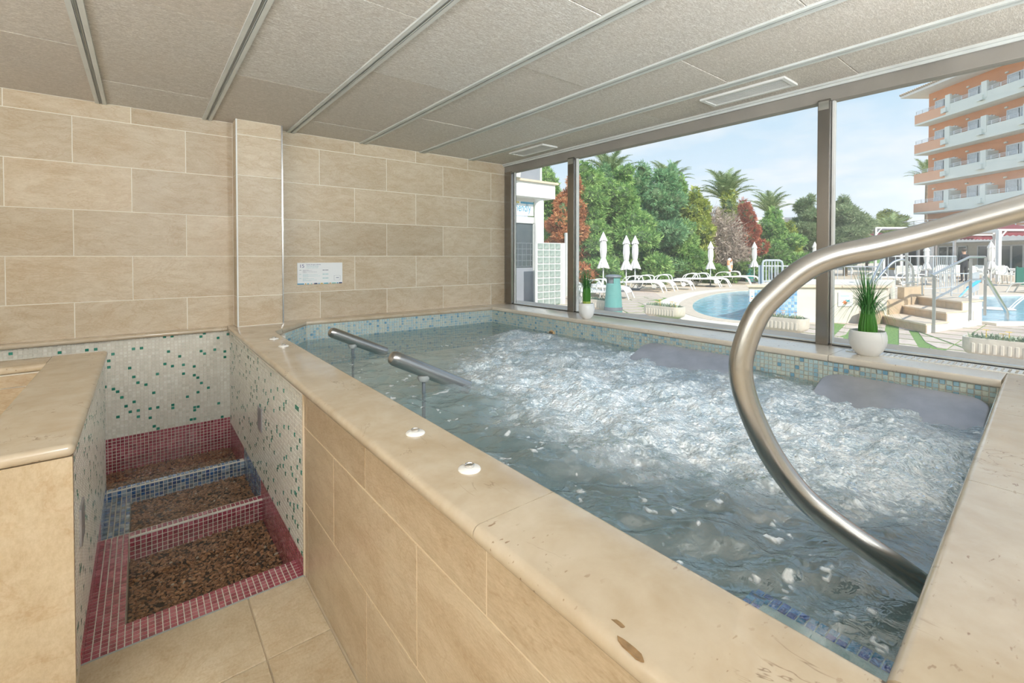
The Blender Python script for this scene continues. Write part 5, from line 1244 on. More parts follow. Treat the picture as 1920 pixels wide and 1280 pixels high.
def make_lounger():
    e = empty('sun_lounger'); L, W_ = 1.9, 0.62
    # side frames: bent tubes along x (foot at +x)
    for sy in (-1, 1):
        y = sy * W_ / 2
        MB().tube(catmull([(-0.95, y, 0.33), (-0.5, y, 0.34), (0.2, y, 0.36), (0.62, y, 0.36), (0.80, y, 0.30), (0.90, y, 0.12), (0.95, y, 0.0)], 3), 0.026, 6).build('side_frame', M['lounger'], e, smooth=True)
        MB().tube(catmull([(-0.62, y, 0.34), (-0.52, y, 0.50), (-0.30, y, 0.585), (-0.06, y, 0.57), (0.02, y, 0.50), (0.05, y, 0.36)], 3), 0.022, 6).build('armrest', M['lounger'], e, smooth=True)
        MB().tube(catmull([(-0.70, y, 0.33), (-0.66, y, 0.20), (-0.55, y, 0.10), (-0.35, y, 0.12), (-0.25, y, 0.34)], 3), 0.016, 6).build('rear_leg', M['lounger'], e, smooth=True)
        MB().lathe([(0.10, -0.015), (0.10, 0.015), (0.03, 0.015)], 14, M=Matrix.Translation((-0.55, y * 1.06, 0.10)) @ Matrix.Rotation(math.pi / 2, 4, 'X')).build('wheel', M['lounger'], e)
    n = 14; vs = []
    for y in (-W_ / 2 + 0.03, W_ / 2 - 0.03):
        for k in range(n):
            t = k / (n - 1); x = -0.95 + 1.85 * t; z = 0.345 + 0.02 * math.sin(t * 3) - (0.14 * ((t - 0.88) / 0.12) ** 2 if t > 0.88 else 0); vs.append((x, y, z))
    MB().add(vs, [(k, k + 1, n + k + 1, n + k) for k in range(n - 1)]).build('sling_seat', M['canvas'], e, smooth=True)
    return e
proto = make_lounger(); first = True
hd = ds(-0.50, 0.86); LH = math.atan2(hd.y, hd.x)
LG = [((1183, 560), LH, 'white sun lounger partly hidden behind the turquoise bin'), ((1246, 547.5), LH, 'white sun lounger closest to the yellow flower trough'), ((1267, 545), LH, 'white sun lounger second from the bin in the hedge row'),
      ((1300, 543), LH, 'white sun lounger third from the bin in the hedge row'), ((1351, 538.5), LH, 'white sun lounger below the parasol at the round pool'), ((1369, 537.5), LH, 'white sun lounger in front of the life buoy'),
      ((1407, 533), LH, 'white sun lounger beside the gate posts'), ((1425, 531.5), LH, 'white sun lounger half behind the gate posts'), ((1086, 560), LH + 2.2, 'white sun lounger left of the turquoise bin'), ((1100, 549), LH + 2.2, 'white sun lounger behind the lounger left of the bin'),
      ((1896, 547), LH + 2.5, 'white sun lounger beyond the second pool'), ((1930, 545), LH + 2.5, 'white sun lounger cut by the picture edge beyond the second pool'), ((1760, 535), LH + 0.2, 'white sun lounger behind the corner railing'), ((1700, 534), LH + 0.2, 'white sun lounger behind the tall railing')]
for (px_, h, lab) in LG:
    o = proto if first else copy_tree(proto); first = False
    f_ = G(*px_); o.location = (f_.x - 0.93 * math.cos(h), f_.y - 0.93 * math.sin(h), GZ); o.rotation_euler = (0, 0, h)
    tag(o, lab, 'sun lounger', 'white sun loungers on the terrace')

def make_parasol():
    e = empty('closed_parasol'); n = 20
    MB().tube([(0, 0, 0), (0, 0, 2.36)], 0.024, 8).build('pole', M['white_paint'], e, smooth=True)
    MB().lathe([(0.25, 0), (0.25, 0.05), (0.10, 0.07), (0.035, 0.07), (0.035, 0.25)], 18).build('base', M['grey_plastic'], e)
    def folds(prof, amp):
        vs = []
        for i, (r, z) in enumerate(prof):
            for k in range(n):
                rr = r * (1 + amp[i] * (1 if k % 2 else -1)); a = 2 * math.pi * k / n; vs.append((rr * math.cos(a), rr * math.sin(a), z + (0.02 * math.sin(a * 2) if i == len(prof) - 1 else 0)))
        return MB().add(vs, [(i * n + k, i * n + (k + 1) % n, (i + 1) * n + (k + 1) % n, (i + 1) * n + k) for i in range(len(prof) - 1) for k in range(n)])
    folds([(0.03, 2.38), (0.07, 2.28), (0.14, 2.10), (0.145, 2.05)], [0, .06, .10, .14]).build('cap', M['canvas'], e)
    folds([(0.10, 2.10), (0.125, 1.9), (0.13, 1.65), (0.10, 1.38), (0.09, 1.34), (0.13, 1.22), (0.19, 1.02), (0.205, 0.94)], [.05, .08, .10, .08, .05, .12, .20, .26]).build('canopy', M['canvas'], e)
    MB().lathe([(0.078, 1.33), (0.082, 1.35), (0.078, 1.38)], 14).build('tie', M['canvas'], e)
    MB().lathe([(0.02, 2.37), (0.025, 2.40), (0, 2.43)], 10).build('finial', M['white_paint'], e)
    return e
par = make_parasol(); first = True
PA = [((1131, 545.5), 434, 'closed white parasol rising behind the turquoise bin'), ((1174, 546.5), 440.5, 'closed white parasol, left one of the close pair'), ((1190.5, 543), 441, 'closed white parasol, right one of the close pair'), ((1332, 537), 452, 'closed white parasol left of the life buoy'),
      ((1414, 530), 453, 'closed white parasol right of the life buoy'), ((1477.5, 520), 461, 'far closed white parasol, first of the cluster of four'), ((1486, 519), 463, 'far closed white parasol, second of the cluster of four'), ((1491.5, 517.5), 462.5, 'far closed white parasol, third of the cluster of four'), ((1497.5, 518.5), 464, 'far closed white parasol, last of the cluster of four'),
      ((1527, 525), 452.5, 'closed white parasol beside the steel mullion'), ((1557, 525), 455, 'closed white parasol half hidden by the steel mullion'), ((1736.5, 533), 459, 'closed white parasol in front of the dark bar screen'), ((1858, 535), 451, 'closed white parasol leaning before the restaurant')]
for px_, vt, lab in PA:
    o = par if first else copy_tree(par); first = False
    g_ = G(*px_); dep = g_.x * FW[0] + g_.y * FW[1]; top = onD(px_[0], vt, dep).z; s = (top - GZ) / 2.43
    o.location = (g_.x, g_.y, GZ); o.scale = (s, s, s); tag(o, lab, 'parasol', 'closed white parasols')
    if 'leaning' in lab: o.rotation_euler = (0.0, 0.0, 0.4); o.rotation_euler = (ds(0.0, 0.0).x, -0.10, 0)
# life buoy on its stand
b = G(1368, 529); dep = b.x * FW[0] + b.y * FW[1]; c = onD(1368, 497, dep)
lb = empty('life_buoy', (b.x, b.y, GZ)); tag(lb, 'faded orange and white life buoy on a white stand by the hedge', 'life buoy')
Mr = Matrix.Translation((0, 0, c.z - GZ)) @ Matrix.Rotation(-YAW + 0.9, 4, 'Z') @ Matrix.Rotation(math.pi / 2, 4, 'X')
for q in range(8):
    a0 = q * math.pi / 4; pts = [Mr @ Vector((0.31 * math.cos(a0 + t * math.pi / 20), 0.31 * math.sin(a0 + t * math.pi / 20), 0)) for t in range(6)]
    MB().tube(pts, 0.072, 8).build('ring_segment', M['buoy_orange' if q % 2 else 'canvas'], lb, smooth=True)
MB().box(-0.04, 0.04, -0.03, 0.03, 0, c.z - GZ + 0.1).build('stand', M['white_paint'], lb); MB().box(-0.10, 0.10, 0.03, 0.05, c.z - GZ - 0.18, c.z - GZ + 0.18).build('board', M['white_paint'], lb)

# ------------------------------------------------------------------ annex with the cut-off sign
YA = 10.1
an = empty('pool_annex', (9.0, YA, GZ)); tag(an, 'white annex with parapet, round column and grey glazed door', 'building'); AL = Vector(an.location)
def ab(x0, x1, y0, y1, z0, z1, name, mat, **k): return MB().box(x0 - AL.x, x1 - AL.x, y0 - AL.y, y1 - AL.y, z0 - GZ, z1 - GZ).build(name, M[mat], an, **k)
pT, pB = onY(1000, 341.5, YA).z, onY(1000, 369, YA).z; xR = onY(1041, 360, YA).x
ab(5.5, xR, YA, YA + 3.0, pB, pT, 'parapet', 'render_white')
ab(5.4, xR + 0.09, YA - 0.06, YA + 3.0, pT, pT + 0.06, 'parapet_coping', 'coping')
zs1, zs0 = onY(990, 379, YA + 0.3).z, onY(990, 404.5, YA + 0.3).z; xs1 = onY(999.5, 390, YA + 0.3).x
ab(6.5, 8.55, YA + 0.4, YA + 0.5, zs1, pB, 'lintel', 'render_cream')
ab(xs1 - 2.0, xs1, YA + 0.28, YA + 0.32, zs0, zs1, 'sign_board', 'paper')
x = xs1 - 1.3
for w, m in ((.42, 'ink_pale'), (.16, 'sg_blue'), (.05, 'paper'), (.12, 'sg_yellow'), (.05, 'paper'), (.50, 'sg_blue')):
    ab(x, x + w, YA + 0.276, YA + 0.28, zs1 - 0.055, zs1, 'sign_stripe', m); x += w
t_ = text_obj('lettering', 'friendly', 0.33, M['sg_blue'], Matrix.Translation((onY(963.5, 396, YA + 0.27).x - 0.03 - AL.x, YA + 0.272 - AL.y, zs0 + 0.12 - GZ)) @ Matrix.Rotation(math.pi / 2, 4, 'X'), an, sx=0.68)
xd = onY(1000, 480, YA + 0.35).x
ab(6.6, xd, YA + 0.34, YA + 0.40, GZ, zs0 - 0.22, 'door_glass', 'dark_glass')
ab(6.6, xd, YA + 0.32, YA + 0.345, GZ, GZ + 1.02, 'door_panel', 'grey_glass')
for a in (xd - 0.04, xd - 1.05): ab(a, a + 0.05, YA + 0.30, YA + 0.42, GZ, zs0 - 0.2, 'door_frame', 'alu')
ab(6.6, xd + 0.01, YA + 0.30, YA + 0.42, zs0 - 0.22, zs0 - 0.03, 'door_head', 'alu')
for k in range(4): ab(xd - 0.62 + k * 0.16, xd - 0.60 + k * 0.16, YA + 0.33, YA + 0.345, GZ + 1.05, GZ + 1.75, 'grille_bar', 'grey_plastic')
for k in range(5): ab(xd - 0.70, xd - 0.06, YA + 0.332, YA + 0.345, GZ + 1.05 + k * 0.17, GZ + 1.07 + k * 0.17, 'grille_bar', 'grey_plastic')
cxx = onY(1010.5, 480, YA + 0.22).x
MB().lathe([(0.145, 0), (0.145, pB - GZ + 0.02)], 24, (cxx - AL.x, 0.22, 0)).build('column', M['render_white'], an, smooth=True)
# upper terrace glazing
xg = onY(1013, 320, YA + 0.1).x
ab(6.0, xg, YA + 0.10, YA + 0.12, pT + 0.06, pT + 1.1, 'balustrade_glass', 'grey_glass'); ab(xg - 0.02, xg + 0.05, YA + 0.08, YA + 0.14, pT + 0.06, pT + 1.15, 'balustrade_post', 'alu')
up = empty('roof_planter', (onY(968, 320, YA + 0.02).x - 0.1, YA + 0.03, pT + 0.06)); tag(up, 'white tub standing on the annex parapet', 'plant tub')
MB().lathe([(0.20, 0), (0.27, 0.5), (0.29, 0.55), (0.25, 0.55), (0.25, 0.5)], 20).build('tub', M['render_white'], up, smooth=50)
MB().lathe([(0.24, 0.48), (0, 0.52)], 16).build('soil', M['soil'], up)
# glass block screen
gbx0, gbx1 = onY(1019, 500, 9.42).x, onY(1051.5, 500, 9.42).x; gbz = onY(1030, 455, 9.42).z
gs = empty('glass_block_screen', (gbx0, 9.42, GZ)); tag(gs, 'glass block screen wall beside the annex column', 'screen wall')
nx_, nz_ = 4, 9; bw, bh = (gbx1 - gbx0 + 0.22) / nx_, (gbz - GZ) / nz_
MB().box(-0.25, gbx1 - gbx0 + 0.02, 0.01, 0.07, 0, gbz - GZ).build('mortar', M['render_white'], gs)
gme = MB().box(-bw / 2 + 0.015, bw / 2 - 0.015, -0.012, 0.05, -bh / 2 + 0.015, bh / 2 - 0.015).mesh('glass_block', M['glass_block'], bevel=0.012, segs=2)
for i in range(nx_):
    for k in range(nz_): o = link('glass_block', gme, gs); o.location = (-0.22 + (i + 0.5) * bw, 0.0, (k + 0.5) * bh)
MB().box(gbx1 - gbx0 + 0.02, gbx1 - gbx0 + 0.14, -0.04, 0.12, 0, gbz - GZ).build('end_post', M['render_white'], gs)
bd = empty('notice_board', (11.42, 11.2, GZ)); tag(bd, 'tall white board on posts beyond the glass block screen', 'board')
MB().box(-0.11, 0.32, -0.02, 0.02, 0.5, 2.1).build('board', M['paper'], bd); MB().box(-0.18, -0.12, -0.04, 0.04, 0, 2.15).build('post', M['alu'], bd)
# ------------------------------------------------------------------ hotel: built in a frame with x along the view depth, y to the left of it
def frame_obj(name, d, s):
    p = ds(d, s); e = empty(name, (p.x, p.y, GZ), math.atan2(FW[1], FW[0])); return e
HD, HS = 47.0, 40.5                                     # far end of the facade, balcony front
ht = frame_obj('hotel_building', HD, HS); tag(ht, 'orange and white hotel block with rows of balconies', 'building')
# local: x = depth - HD (negative towards the viewer), y = HS - s (balcony front at 0, wall at -1.4)
WY = -1.42
def hb_(x0, x1, y0, y1, z0, z1, name, mat, parent=ht, **k): return MB().box(x0, x1, y0, y1, z0, z1).build(name, M[mat], parent, **k)
z_of = lambda zc: zc + H - GZ
FL = [z_of(4.2 + 2.95 * k) for k in range(4)]; EAVE = z_of(16.25)
hb_(-28, 0.0, -12, WY, 0, EAVE, 'wall', 'render_orange')
UX = [-3.35 - 3.35 * k for k in range(7)]               # divider positions
part_me = {}
def shared(key, mk):
    if key not in part_me: part_me[key] = mk()
    return part_me[key]
for fi, zf in enumerate(FL):
    hb_(-28, 0.0, WY, 0.0, zf, zf + 0.16, 'balcony_slab', 'render_balcony')
    edges = [0.0] + UX
    for k in range(len(edges) - 1):
        x1, x0 = edges[k], edges[k + 1]
        p_ = hb_(x0, x1, -0.14, 0.0, zf + 0.16, zf + 1.04, 'balcony_front', 'render_orange_light' if k == 0 else 'render_balcony')
        if k < 6:
            rl = MB()
            for zz in (1.16, 1.27, 1.38): rl.bar((x0 + 0.5, -0.07, zf + zz), (x1 - 0.1, -0.07, zf + zz), 0.03)
            for j in range(5): xx = x0 + 0.5 + (x1 - x0 - 0.6) * j / 4; rl.bar((xx, -0.07, zf + 1.04), (xx, -0.07, zf + 1.4), 0.04)
            rl.build('rail', M['white_paint'], p_)
        if k == 0: hb_(x1 - 0.14, x1, WY, -0.14, zf + 0.16, zf + 1.04, 'balcony_end', 'render_orange_light')
        # divider with pillar and drain box
        dv = hb_(x0 - 0.09, x0 + 0.09, WY, -0.15, zf + 0.16, zf + 1.95, 'divider', 'render_balcony')
        hb_(x0 - 0.42, x0 + 0.06, -0.16, 0.03, zf + 0.5, zf + 1.95, 'pillar', 'render_balcony', dv)
        hb_(x0 - 0.16, x0 + 0.35, 0.0, 0.16, zf + 0.34, zf + 0.80, 'drain_box', 'render_balcony', dv)
        hb_(x0 - 0.30, x0 + 0.05, 0.02, 0.22, zf + 0.34, zf + 0.38, 'drain_spout', 'alu', dv)
        # sliding window with frame, panes and curtain
        xm = (x0 + x1) / 2 - 0.15; wv = empty('sliding_window', (xm, WY + 0.02, zf + 0.16)); wv.parent = ht
        ww, wh = 1.08, 2.08
        MB().box(-ww, ww, -0.02, 0.02, 0, wh).build('curtain', M['curtain'], wv)
        fr_ = MB()
        for a in (-ww, -0.05, ww - 0.09): fr_.box(a, a + 0.09, 0.0, 0.06, 0, wh)
        fr_.box(-ww, ww, 0.0, 0.06, wh - 0.09, wh); fr_.build('frame', M['white_paint'], wv)
        MB().box(0.05, 0.16, 0.021, 0.03, 0, wh - 0.1).build('dark_pane', M['dark_glass'], wv)
        hb_(xm + 1.0, xm + 1.22, WY, WY + 0.12, zf + 2.42, zf + 2.54, 'wall_lamp', 'render_balcony')
        hb_(x0 + 0.2, x0 + 1.3, WY, WY + 0.10, zf + 2.06, zf + 2.14, 'blind_box', 'white_paint')
ev = MB().add([(-28, -12, EAVE), (1.35, -12, EAVE), (1.35, 0.32, EAVE), (-28, 0.32, EAVE), (-28, -12, EAVE + 0.28), (1.35, -12, EAVE + 0.28), (1.35, 0.32, EAVE + 0.28), (-28, 0.32, EAVE + 0.28)],
              [(0, 1, 2, 3), (4, 5, 6, 7), (0, 1, 5, 4), (1, 2, 6, 5), (2, 3, 7, 6), (3, 0, 4, 7)]).build('eave', M['render_white'], ht)
rf = MB().add([(-28, 0.36, EAVE + 0.28), (1.4, 0.36, EAVE + 0.28), (1.4, -6, EAVE + 2.6), (-28, -6, EAVE + 2.6), (1.4, -12, EAVE + 0.28), (-28, -12, EAVE + 0.28)], [(0, 1, 2, 3), (3, 2, 4, 5), (1, 4, 2)]).build('roof', M['roof_tile'], ht)
tm = MB().tube([(0, 0.40, 0), (0, -1.2, 0.48)], 0.11, 8).mesh('roof_tile', M['roof_tile'])
for k in range(44): o = link('roof_tile', tm, rf); o.location = (1.3 - k * 0.25, 0.02, EAVE + 0.30)
# ground floor: terrace slab, railing, glazing
gf = z_of(2.35)
hb_(-28, 2.0, WY, 2.2, z_of(1.2), gf, 'terrace_slab', 'render_white'); hb_(-28, 2.0, WY - 0.2, WY + 0.02, 0.0, z_of(1.2), 'ground_wall', 'render_cream')
rl = MB()
for zz in (0.2, 0.4, 0.6, 0.8, 1.0): rl.bar((-28, 2.1, gf + zz), (2.0, 2.1, gf + zz), 0.04)
for k in range(20): rl.bar((-28 + 1.5 * k, 2.1, gf), (-28 + 1.5 * k, 2.1, gf + 1.0), 0.05)
rl.build('terrace_railing', M['white_paint'], ht)
for k in range(16):
    x1 = 0.5 - k * 0.95
    if k in (5, 11): continue
    w_ = empty('glazed_door', (x1 - 0.45, WY + 0.05, 0)); w_.parent = ht
    MB().box(-0.42, 0.42, -0.02, 0.02, 0.05, 2.25).build('pane', M['dark_glass'], w_)
    fr_ = MB().box(-0.47, -0.40, 0, 0.06, 0, 2.3).box(0.40, 0.47, 0, 0.06, 0, 2.3).box(-0.47, 0.47, 0, 0.06, 2.22, 2.32); fr_.build('frame', M['white_paint'], w_)
# low white building and wall far behind
fbk = frame_obj('far_white_building', 62.0, 44.0); tag(fbk, 'low white building seen behind the hotel corner', 'building')
MB().box(0, 6, 2, 14, 0, 6.2).build('wall', M['render_white'], fbk); MB().box(-0.2, 6.2, 1.8, 14.2, 6.2, 6.5).build('roof_slab', M['render_white'], fbk); MB().box(-0.03, 0.0, 4, 12, 3.6, 5.0).build('window_band', M['dark_glass'], fbk)

# ------------------------------------------------------------------ pergolas, bar, tables and chairs, person
def pergola(label, d, uL, uR, vtop, deep, cloth_v):
    a = onD(uL, 480, d); sL = (uL - CXP) / FPX * d; sR = (uR - CXP) / FPX * d; e = frame_obj('awning_pergola', d, sL); tag(e, label, 'pergola'); W_ = sR - sL
    zt = onD(uL, vtop, d).z - GZ
    for y in (0, -W_):
        for x in (0, deep): MB().bar((x, y, 0), (x, y, zt), 0.16 if d < 27 else 0.12).build('post', M['white_paint'], e)
    for y in (0, -W_): MB().bar((0, y, zt), (deep, y, zt), 0.10).build('beam', M['white_paint'], e)
    for x in (0, deep): MB().bar((x, 0, zt), (x, -W_, zt), 0.10).build('beam', M['white_paint'], e)
    for y in (0, -W_): MB().bar((0, y, zt - 0.5), (0.0, y - (0.4 if y == 0 else -0.4), zt - 0.02), 0.06).build('brace', M['white_paint'], e)
    zc0 = onD(uL, cloth_v, d).z - GZ; n = 24
    vs = [(0.05, -W_ * k / n, zc0) for k in range(n + 1)] + [(0.05, -W_ * k / n, zc0 - 0.30 + 0.06 * (k % 2)) for k in range(n + 1)]
    MB().add(vs, [(k, k + 1, n + k + 2, n + k + 1) for k in range(n)]).build('valance', M['awning'], e)
    MB().add([(0.05, 0, zc0), (0.05, -W_, zc0), (deep, -W_, zc0 + 0.7), (deep, 0, zc0 + 0.7)], [(0, 1, 2, 3)]).build('awning_cloth', M['awning'], e)
    return e
pergola('white pergola with burgundy awning at the edge of the window view', 25.0, 1872, 2010, 431, 4.0, 432)
pergola('white pergola with burgundy awning above the restaurant doors', 30.0, 1789, 1871, 440, 5.0, 441)
pergola('white pergola frame with burgundy cloth left of the hotel', 31.0, 1641, 1700, 427, 5.0, 442)
bs = frame_obj('bar_screen', 33.0, (1655 - CXP) / FPX * 33); tag(bs, 'dark screen wall of the outdoor bar', 'screen'); zb_ = onD(1700, 458, 33).z - GZ
Wb = (1752 - 1655) / FPX * 33
MB().box(0, 0.2, -Wb, 0, 0, zb_).build('screen', M['dark_cloth'], bs); MB().box(-0.9, -0.2, -Wb - 1.2, 0, 0.42, 0.52).build('counter_top', M['sg_gold'], bs); MB().box(-0.8, -0.3, -Wb - 1.2, 0, 0, 0.42).build('counter', M['render_white'], bs)
for k in range(4): MB().bar((-0.05, -Wb * k / 3.0, 0), (-0.05, -Wb * k / 3.0, zb_ + 0.3), 0.16).build('post', M['white_paint'], bs)
def make_chair():
    e = empty('terrace_chair')
    for sx in (-1, 1):
        for sy in (-1, 1): MB().bar((sx * 0.20, sy * 0.20, 0), (sx * 0.18, sy * 0.18, 0.44), 0.035).build('leg', M['lounger'], e)
        MB().tube(catmull([(0.20, sx * 0.24, 0.44), (0.20, sx * 0.25, 0.64), (-0.15, sx * 0.25, 0.66), (-0.24, sx * 0.22, 0.82)], 3), 0.02, 6).build('armrest', M['lounger'], e)
    MB().box(-0.22, 0.22, -0.22, 0.22, 0.42, 0.46).build('seat', M['lounger'], e, bevel=0.01, segs=1)
    MB().box(-0.02, 0.02, -0.22, 0.22, 0, 0.42, Matrix.Translation((-0.22, 0, 0.46)) @ Matrix.Rotation(-0.2, 4, 'Y')).build('backrest', M['lounger'], e, bevel=0.01, segs=1)
    return e
ch = make_chair(); first = True
CH = [(1690, 24, 0.3, 'behind the tall railing'), (1712, 25, 2.0, 'between the railing posts'), (1722, 23.5, 4.0, 'left of the parasol by the bar'), (1752, 24, 1.0, 'right of the parasol by the bar'), (1765, 26, 3.0, 'below the glazed doors'), (1778, 24.5, 5.2, 'beside the counter end'), (1790, 26, 0.8, 'left of the standing person'),
      (1828, 25, 2.6, 'right of the standing person'), (1838, 23, 4.4, 'in front of the leaning parasol'), (1868, 23.5, 0.2, 'beside the thick pergola post'), (1882, 23, 3.5, 'right of the thick pergola post'), (1896, 25, 5.0, 'in front of the dark restaurant panes'), (1908, 22.5, 1.6, 'near the dark green sheet')]
for u, d, a, lab in CH:
    o = ch if first else copy_tree(ch); first = False; p = ds(d, (u - CXP) / FPX * d); o.location = (p.x, p.y, GZ); o.rotation_euler = (0, 0, a); tag(o, 'white plastic terrace chair ' + lab, 'chair', 'white terrace chairs of the restaurant')
def make_table():
    e = empty('terrace_table'); MB().lathe([(0.36, 0.70), (0.38, 0.715), (0.38, 0.73), (0, 0.73)], 20).build('top', M['lounger'], e); MB().tube([(0, 0, 0.03), (0, 0, 0.71)], 0.03, 8).build('stem', M['lounger'], e); MB().lathe([(0.24, 0), (0.24, 0.02), (0.05, 0.05)], 16).build('base', M['lounger'], e); return e
tb = make_table(); first = True
for u, d, lab in ((1702, 24.5, 'white round terrace table behind the tall railing'), (1770, 25, 'white round terrace table near the bar counter'), (1834, 24.2, 'white round terrace table right of the standing person'), (1889, 24, 'white round terrace table before the dark panes')):
    o = tb if first else copy_tree(tb); first = False; p = ds(d, (u - CXP) / FPX * d); o.location = (p.x, p.y, GZ); tag(o, lab, 'table', 'white terrace tables')
gp = frame_obj('green_sheet', 21.0, (1905 - CXP) / FPX * 21); tag(gp, 'dark green folded board at the edge beside the chairs', 'board')
MB().box(-0.03, 0.03, -0.9, 0, 0.05, 0.85).build('sheet', M['green_cloth'], gp, bevel=0.01, segs=1); MB().bar((0, -0.05, 0), (0, -0.05, 0.9), 0.05).build('post', M['green_cloth'], gp)
cb_ = [onD(1790, 566, 13), onD(1815, 540, 13.5), onD(1836, 526, 14)]; e = empty('cyan_pole', (cb_[0].x, cb_[0].y, GZ)); tag(e, 'bright cyan pole slanting behind the step handrail', 'pole')
MB().tube([p - Vector((cb_[0].x, cb_[0].y, GZ)) for p in cb_[1:]], 0.045, 8).build('sleeve', M['cyan'], e); MB().tube([Vector((0, 0, 0))] + [p - Vector((cb_[0].x, cb_[0].y, GZ)) for p in cb_[:2]], 0.025, 8).build('pole', M['out_water'], e)

def person():
    d = 24.3; p = ds(d, (1808 - CXP) / FPX * d); e = empty('person', (p.x, p.y, GZ), math.atan2(FW[1], FW[0])); tag(e, 'person in dark shirt and trousers standing with arms forward on the terrace', 'person')
    J = {'pel': (0, 0, 0.92), 'wst': (0, 0, 1.08), 'chs': (0.01, 0, 1.30), 'nck': (0.02, 0, 1.47), 'hd0': (0.03, 0, 1.56), 'hd1': (0.04, 0, 1.68)}
    for s, n in ((1, 'l'), (-1, 'r')):
        J.update({n + 'hip': (0, s * 0.10, 0.88), n + 'kne': (0.02, s * 0.11, 0.48), n + 'ank': (-0.01, s * 0.11, 0.08), n + 'toe': (0.17, s * 0.12, 0.03), n + 'sho': (0, s * 0.19, 1.40), n + 'elb': (0.02, s * 0.27, 1.13), n + 'wri': (0.22, s * 0.20, 1.08), n + 'pal': (0.30, s * 0.18, 1.08)})
        for k in range(5): J[n + 'f%d' % k] = (0.37 - 0.02 * abs(k - 2), s * (0.15 + 0.015 * k), 1.07); J[n + 'g%d' % k] = (0.40 - 0.02 * abs(k - 2), s * (0.15 + 0.015 * k), 1.04)
    E = [('pel', 'wst'), ('wst', 'chs'), ('chs', 'nck'), ('nck', 'hd0'), ('hd0', 'hd1')]
    Rr = {'pel': .15, 'wst': .135, 'chs': .155, 'nck': .055, 'hd0': .085, 'hd1': .085}
    for n in 'lr':
        E += [('pel', n + 'hip'), (n + 'hip', n + 'kne'), (n + 'kne', n + 'ank'), (n + 'ank', n + 'toe'), ('chs', n + 'sho'), (n + 'sho', n + 'elb'), (n + 'elb', n + 'wri'), (n + 'wri', n + 'pal')]
        Rr.update({n + 'hip': .095, n + 'kne': .06, n + 'ank': .042, n + 'toe': .035, n + 'sho': .065, n + 'elb': .042, n + 'wri': .028, n + 'pal': .035})
        for k in range(5): E += [(n + 'pal', n + 'f%d' % k), (n + 'f%d' % k, n + 'g%d' % k)]; Rr[n + 'f%d' % k] = .009; Rr[n + 'g%d' % k] = .007
    keys = list(J); me = bpy.data.meshes.new('body'); me.from_pydata([J[k] for k in keys], [(keys.index(a), keys.index(b)) for a, b in E], []); o = link('body', me, e)
    o.modifiers.new('s', 'SKIN'); o.modifiers.new('u', 'SUBSURF').levels = 1; o.modifiers['u'].render_levels = 1
    for i, k in enumerate(keys): me.skin_vertices[0].data[i].radius = (Rr[k], Rr[k]); me.skin_vertices[0].data[i].use_root = (k == 'pel')
    bm_ = bpy.data.meshes.new_from_object(o.evaluated_get(bpy.context.evaluated_depsgraph_get())); bpy.data.objects.remove(o)
    bm_.materials.clear()
    for m in ('dark_cloth', 'skin'): bm_.materials.append(M[m])
    for pl_ in bm_.polygons:
        c = pl_.center; pl_.material_index = 1 if (c.z > 1.47 or (c.x > 0.10 and 1.0 < c.z < 1.2)) else 0; pl_.use_smooth = True
    body = link('body', bm_, e)
    MB().lathe([(0.07, 1.60), (0.098, 1.64), (0.10, 1.71), (0.07, 1.765), (0, 1.78)], 16, (0.025, 0, 0)).build('hair', M['hair'], e, smooth=True)
    for s in (-1, 1): MB().lathe([(0.0, 0.02), (0.012, 0.01), (0.012, -0.01), (0, -0.02)], 8, (0.03, s * 0.093, 1.635)).build('ear', M['skin'], e, smooth=True)
    MB().add([(0.13, -0.012, 1.61), (0.13, 0.012, 1.61), (0.15, 0, 1.62), (0.125, 0, 1.66)], [(0, 1, 2), (0, 2, 3), (1, 3, 2)]).build('nose', M['skin'], e)
person()
# ------------------------------------------------------------------ trees
def sprays(C, Nrm, size, seed, blades=5, width=0.13, fan=1.1, droop=0.0):
    """one small fan of narrow leaf triangles per point"""
    rng = np.random.RandomState(seed); n = len(C)
    d = Nrm + rng.normal(0, 0.6, (n, 3)); d[:, 2] += droop; d /= np.linalg.norm(d, axis=1, keepdims=True)
    r = rng.normal(0, 1, (n, 3)); s = np.cross(d, r); s /= np.linalg.norm(s, axis=1, keepdims=True) + 1e-9; w = np.cross(d, s)
    L = size * rng.uniform(0.55, 1.25, n); V = np.zeros((n, 1 + 2 * blades, 3)); V[:, 0] = C
    F_ = np.zeros((n, blades, 3), int); base = np.arange(n) * (1 + 2 * blades)
    for k in range(blades):
        a = (k / (blades - 1) - 0.5) * 2 * fan + rng.normal(0, 0.12, n); ll = L * (1 - 0.35 * np.abs(k / (blades - 1) - 0.5) * 2) * rng.uniform(0.8, 1.15, n)
        dirn = d * np.cos(a)[:, None] + s * np.sin(a)[:, None]; per = -d * np.sin(a)[:, None] + s * np.cos(a)[:, None]
        tip = C + dirn * ll[:, None] + w * (rng.normal(0, 0.18, n) * ll)[:, None]
        V[:, 1 + 2 * k] = C + dirn * (ll * 0.62)[:, None] + per * (ll * width)[:, None] + (tip - C) * 0.0
        V[:, 2 + 2 * k] = tip
        F_[:, k, 0] = base; F_[:, k, 1] = base + 1 + 2 * k; F_[:, k, 2] = base + 2 + 2 * k
    return V.reshape(-1, 3), F_.reshape(-1, 3)
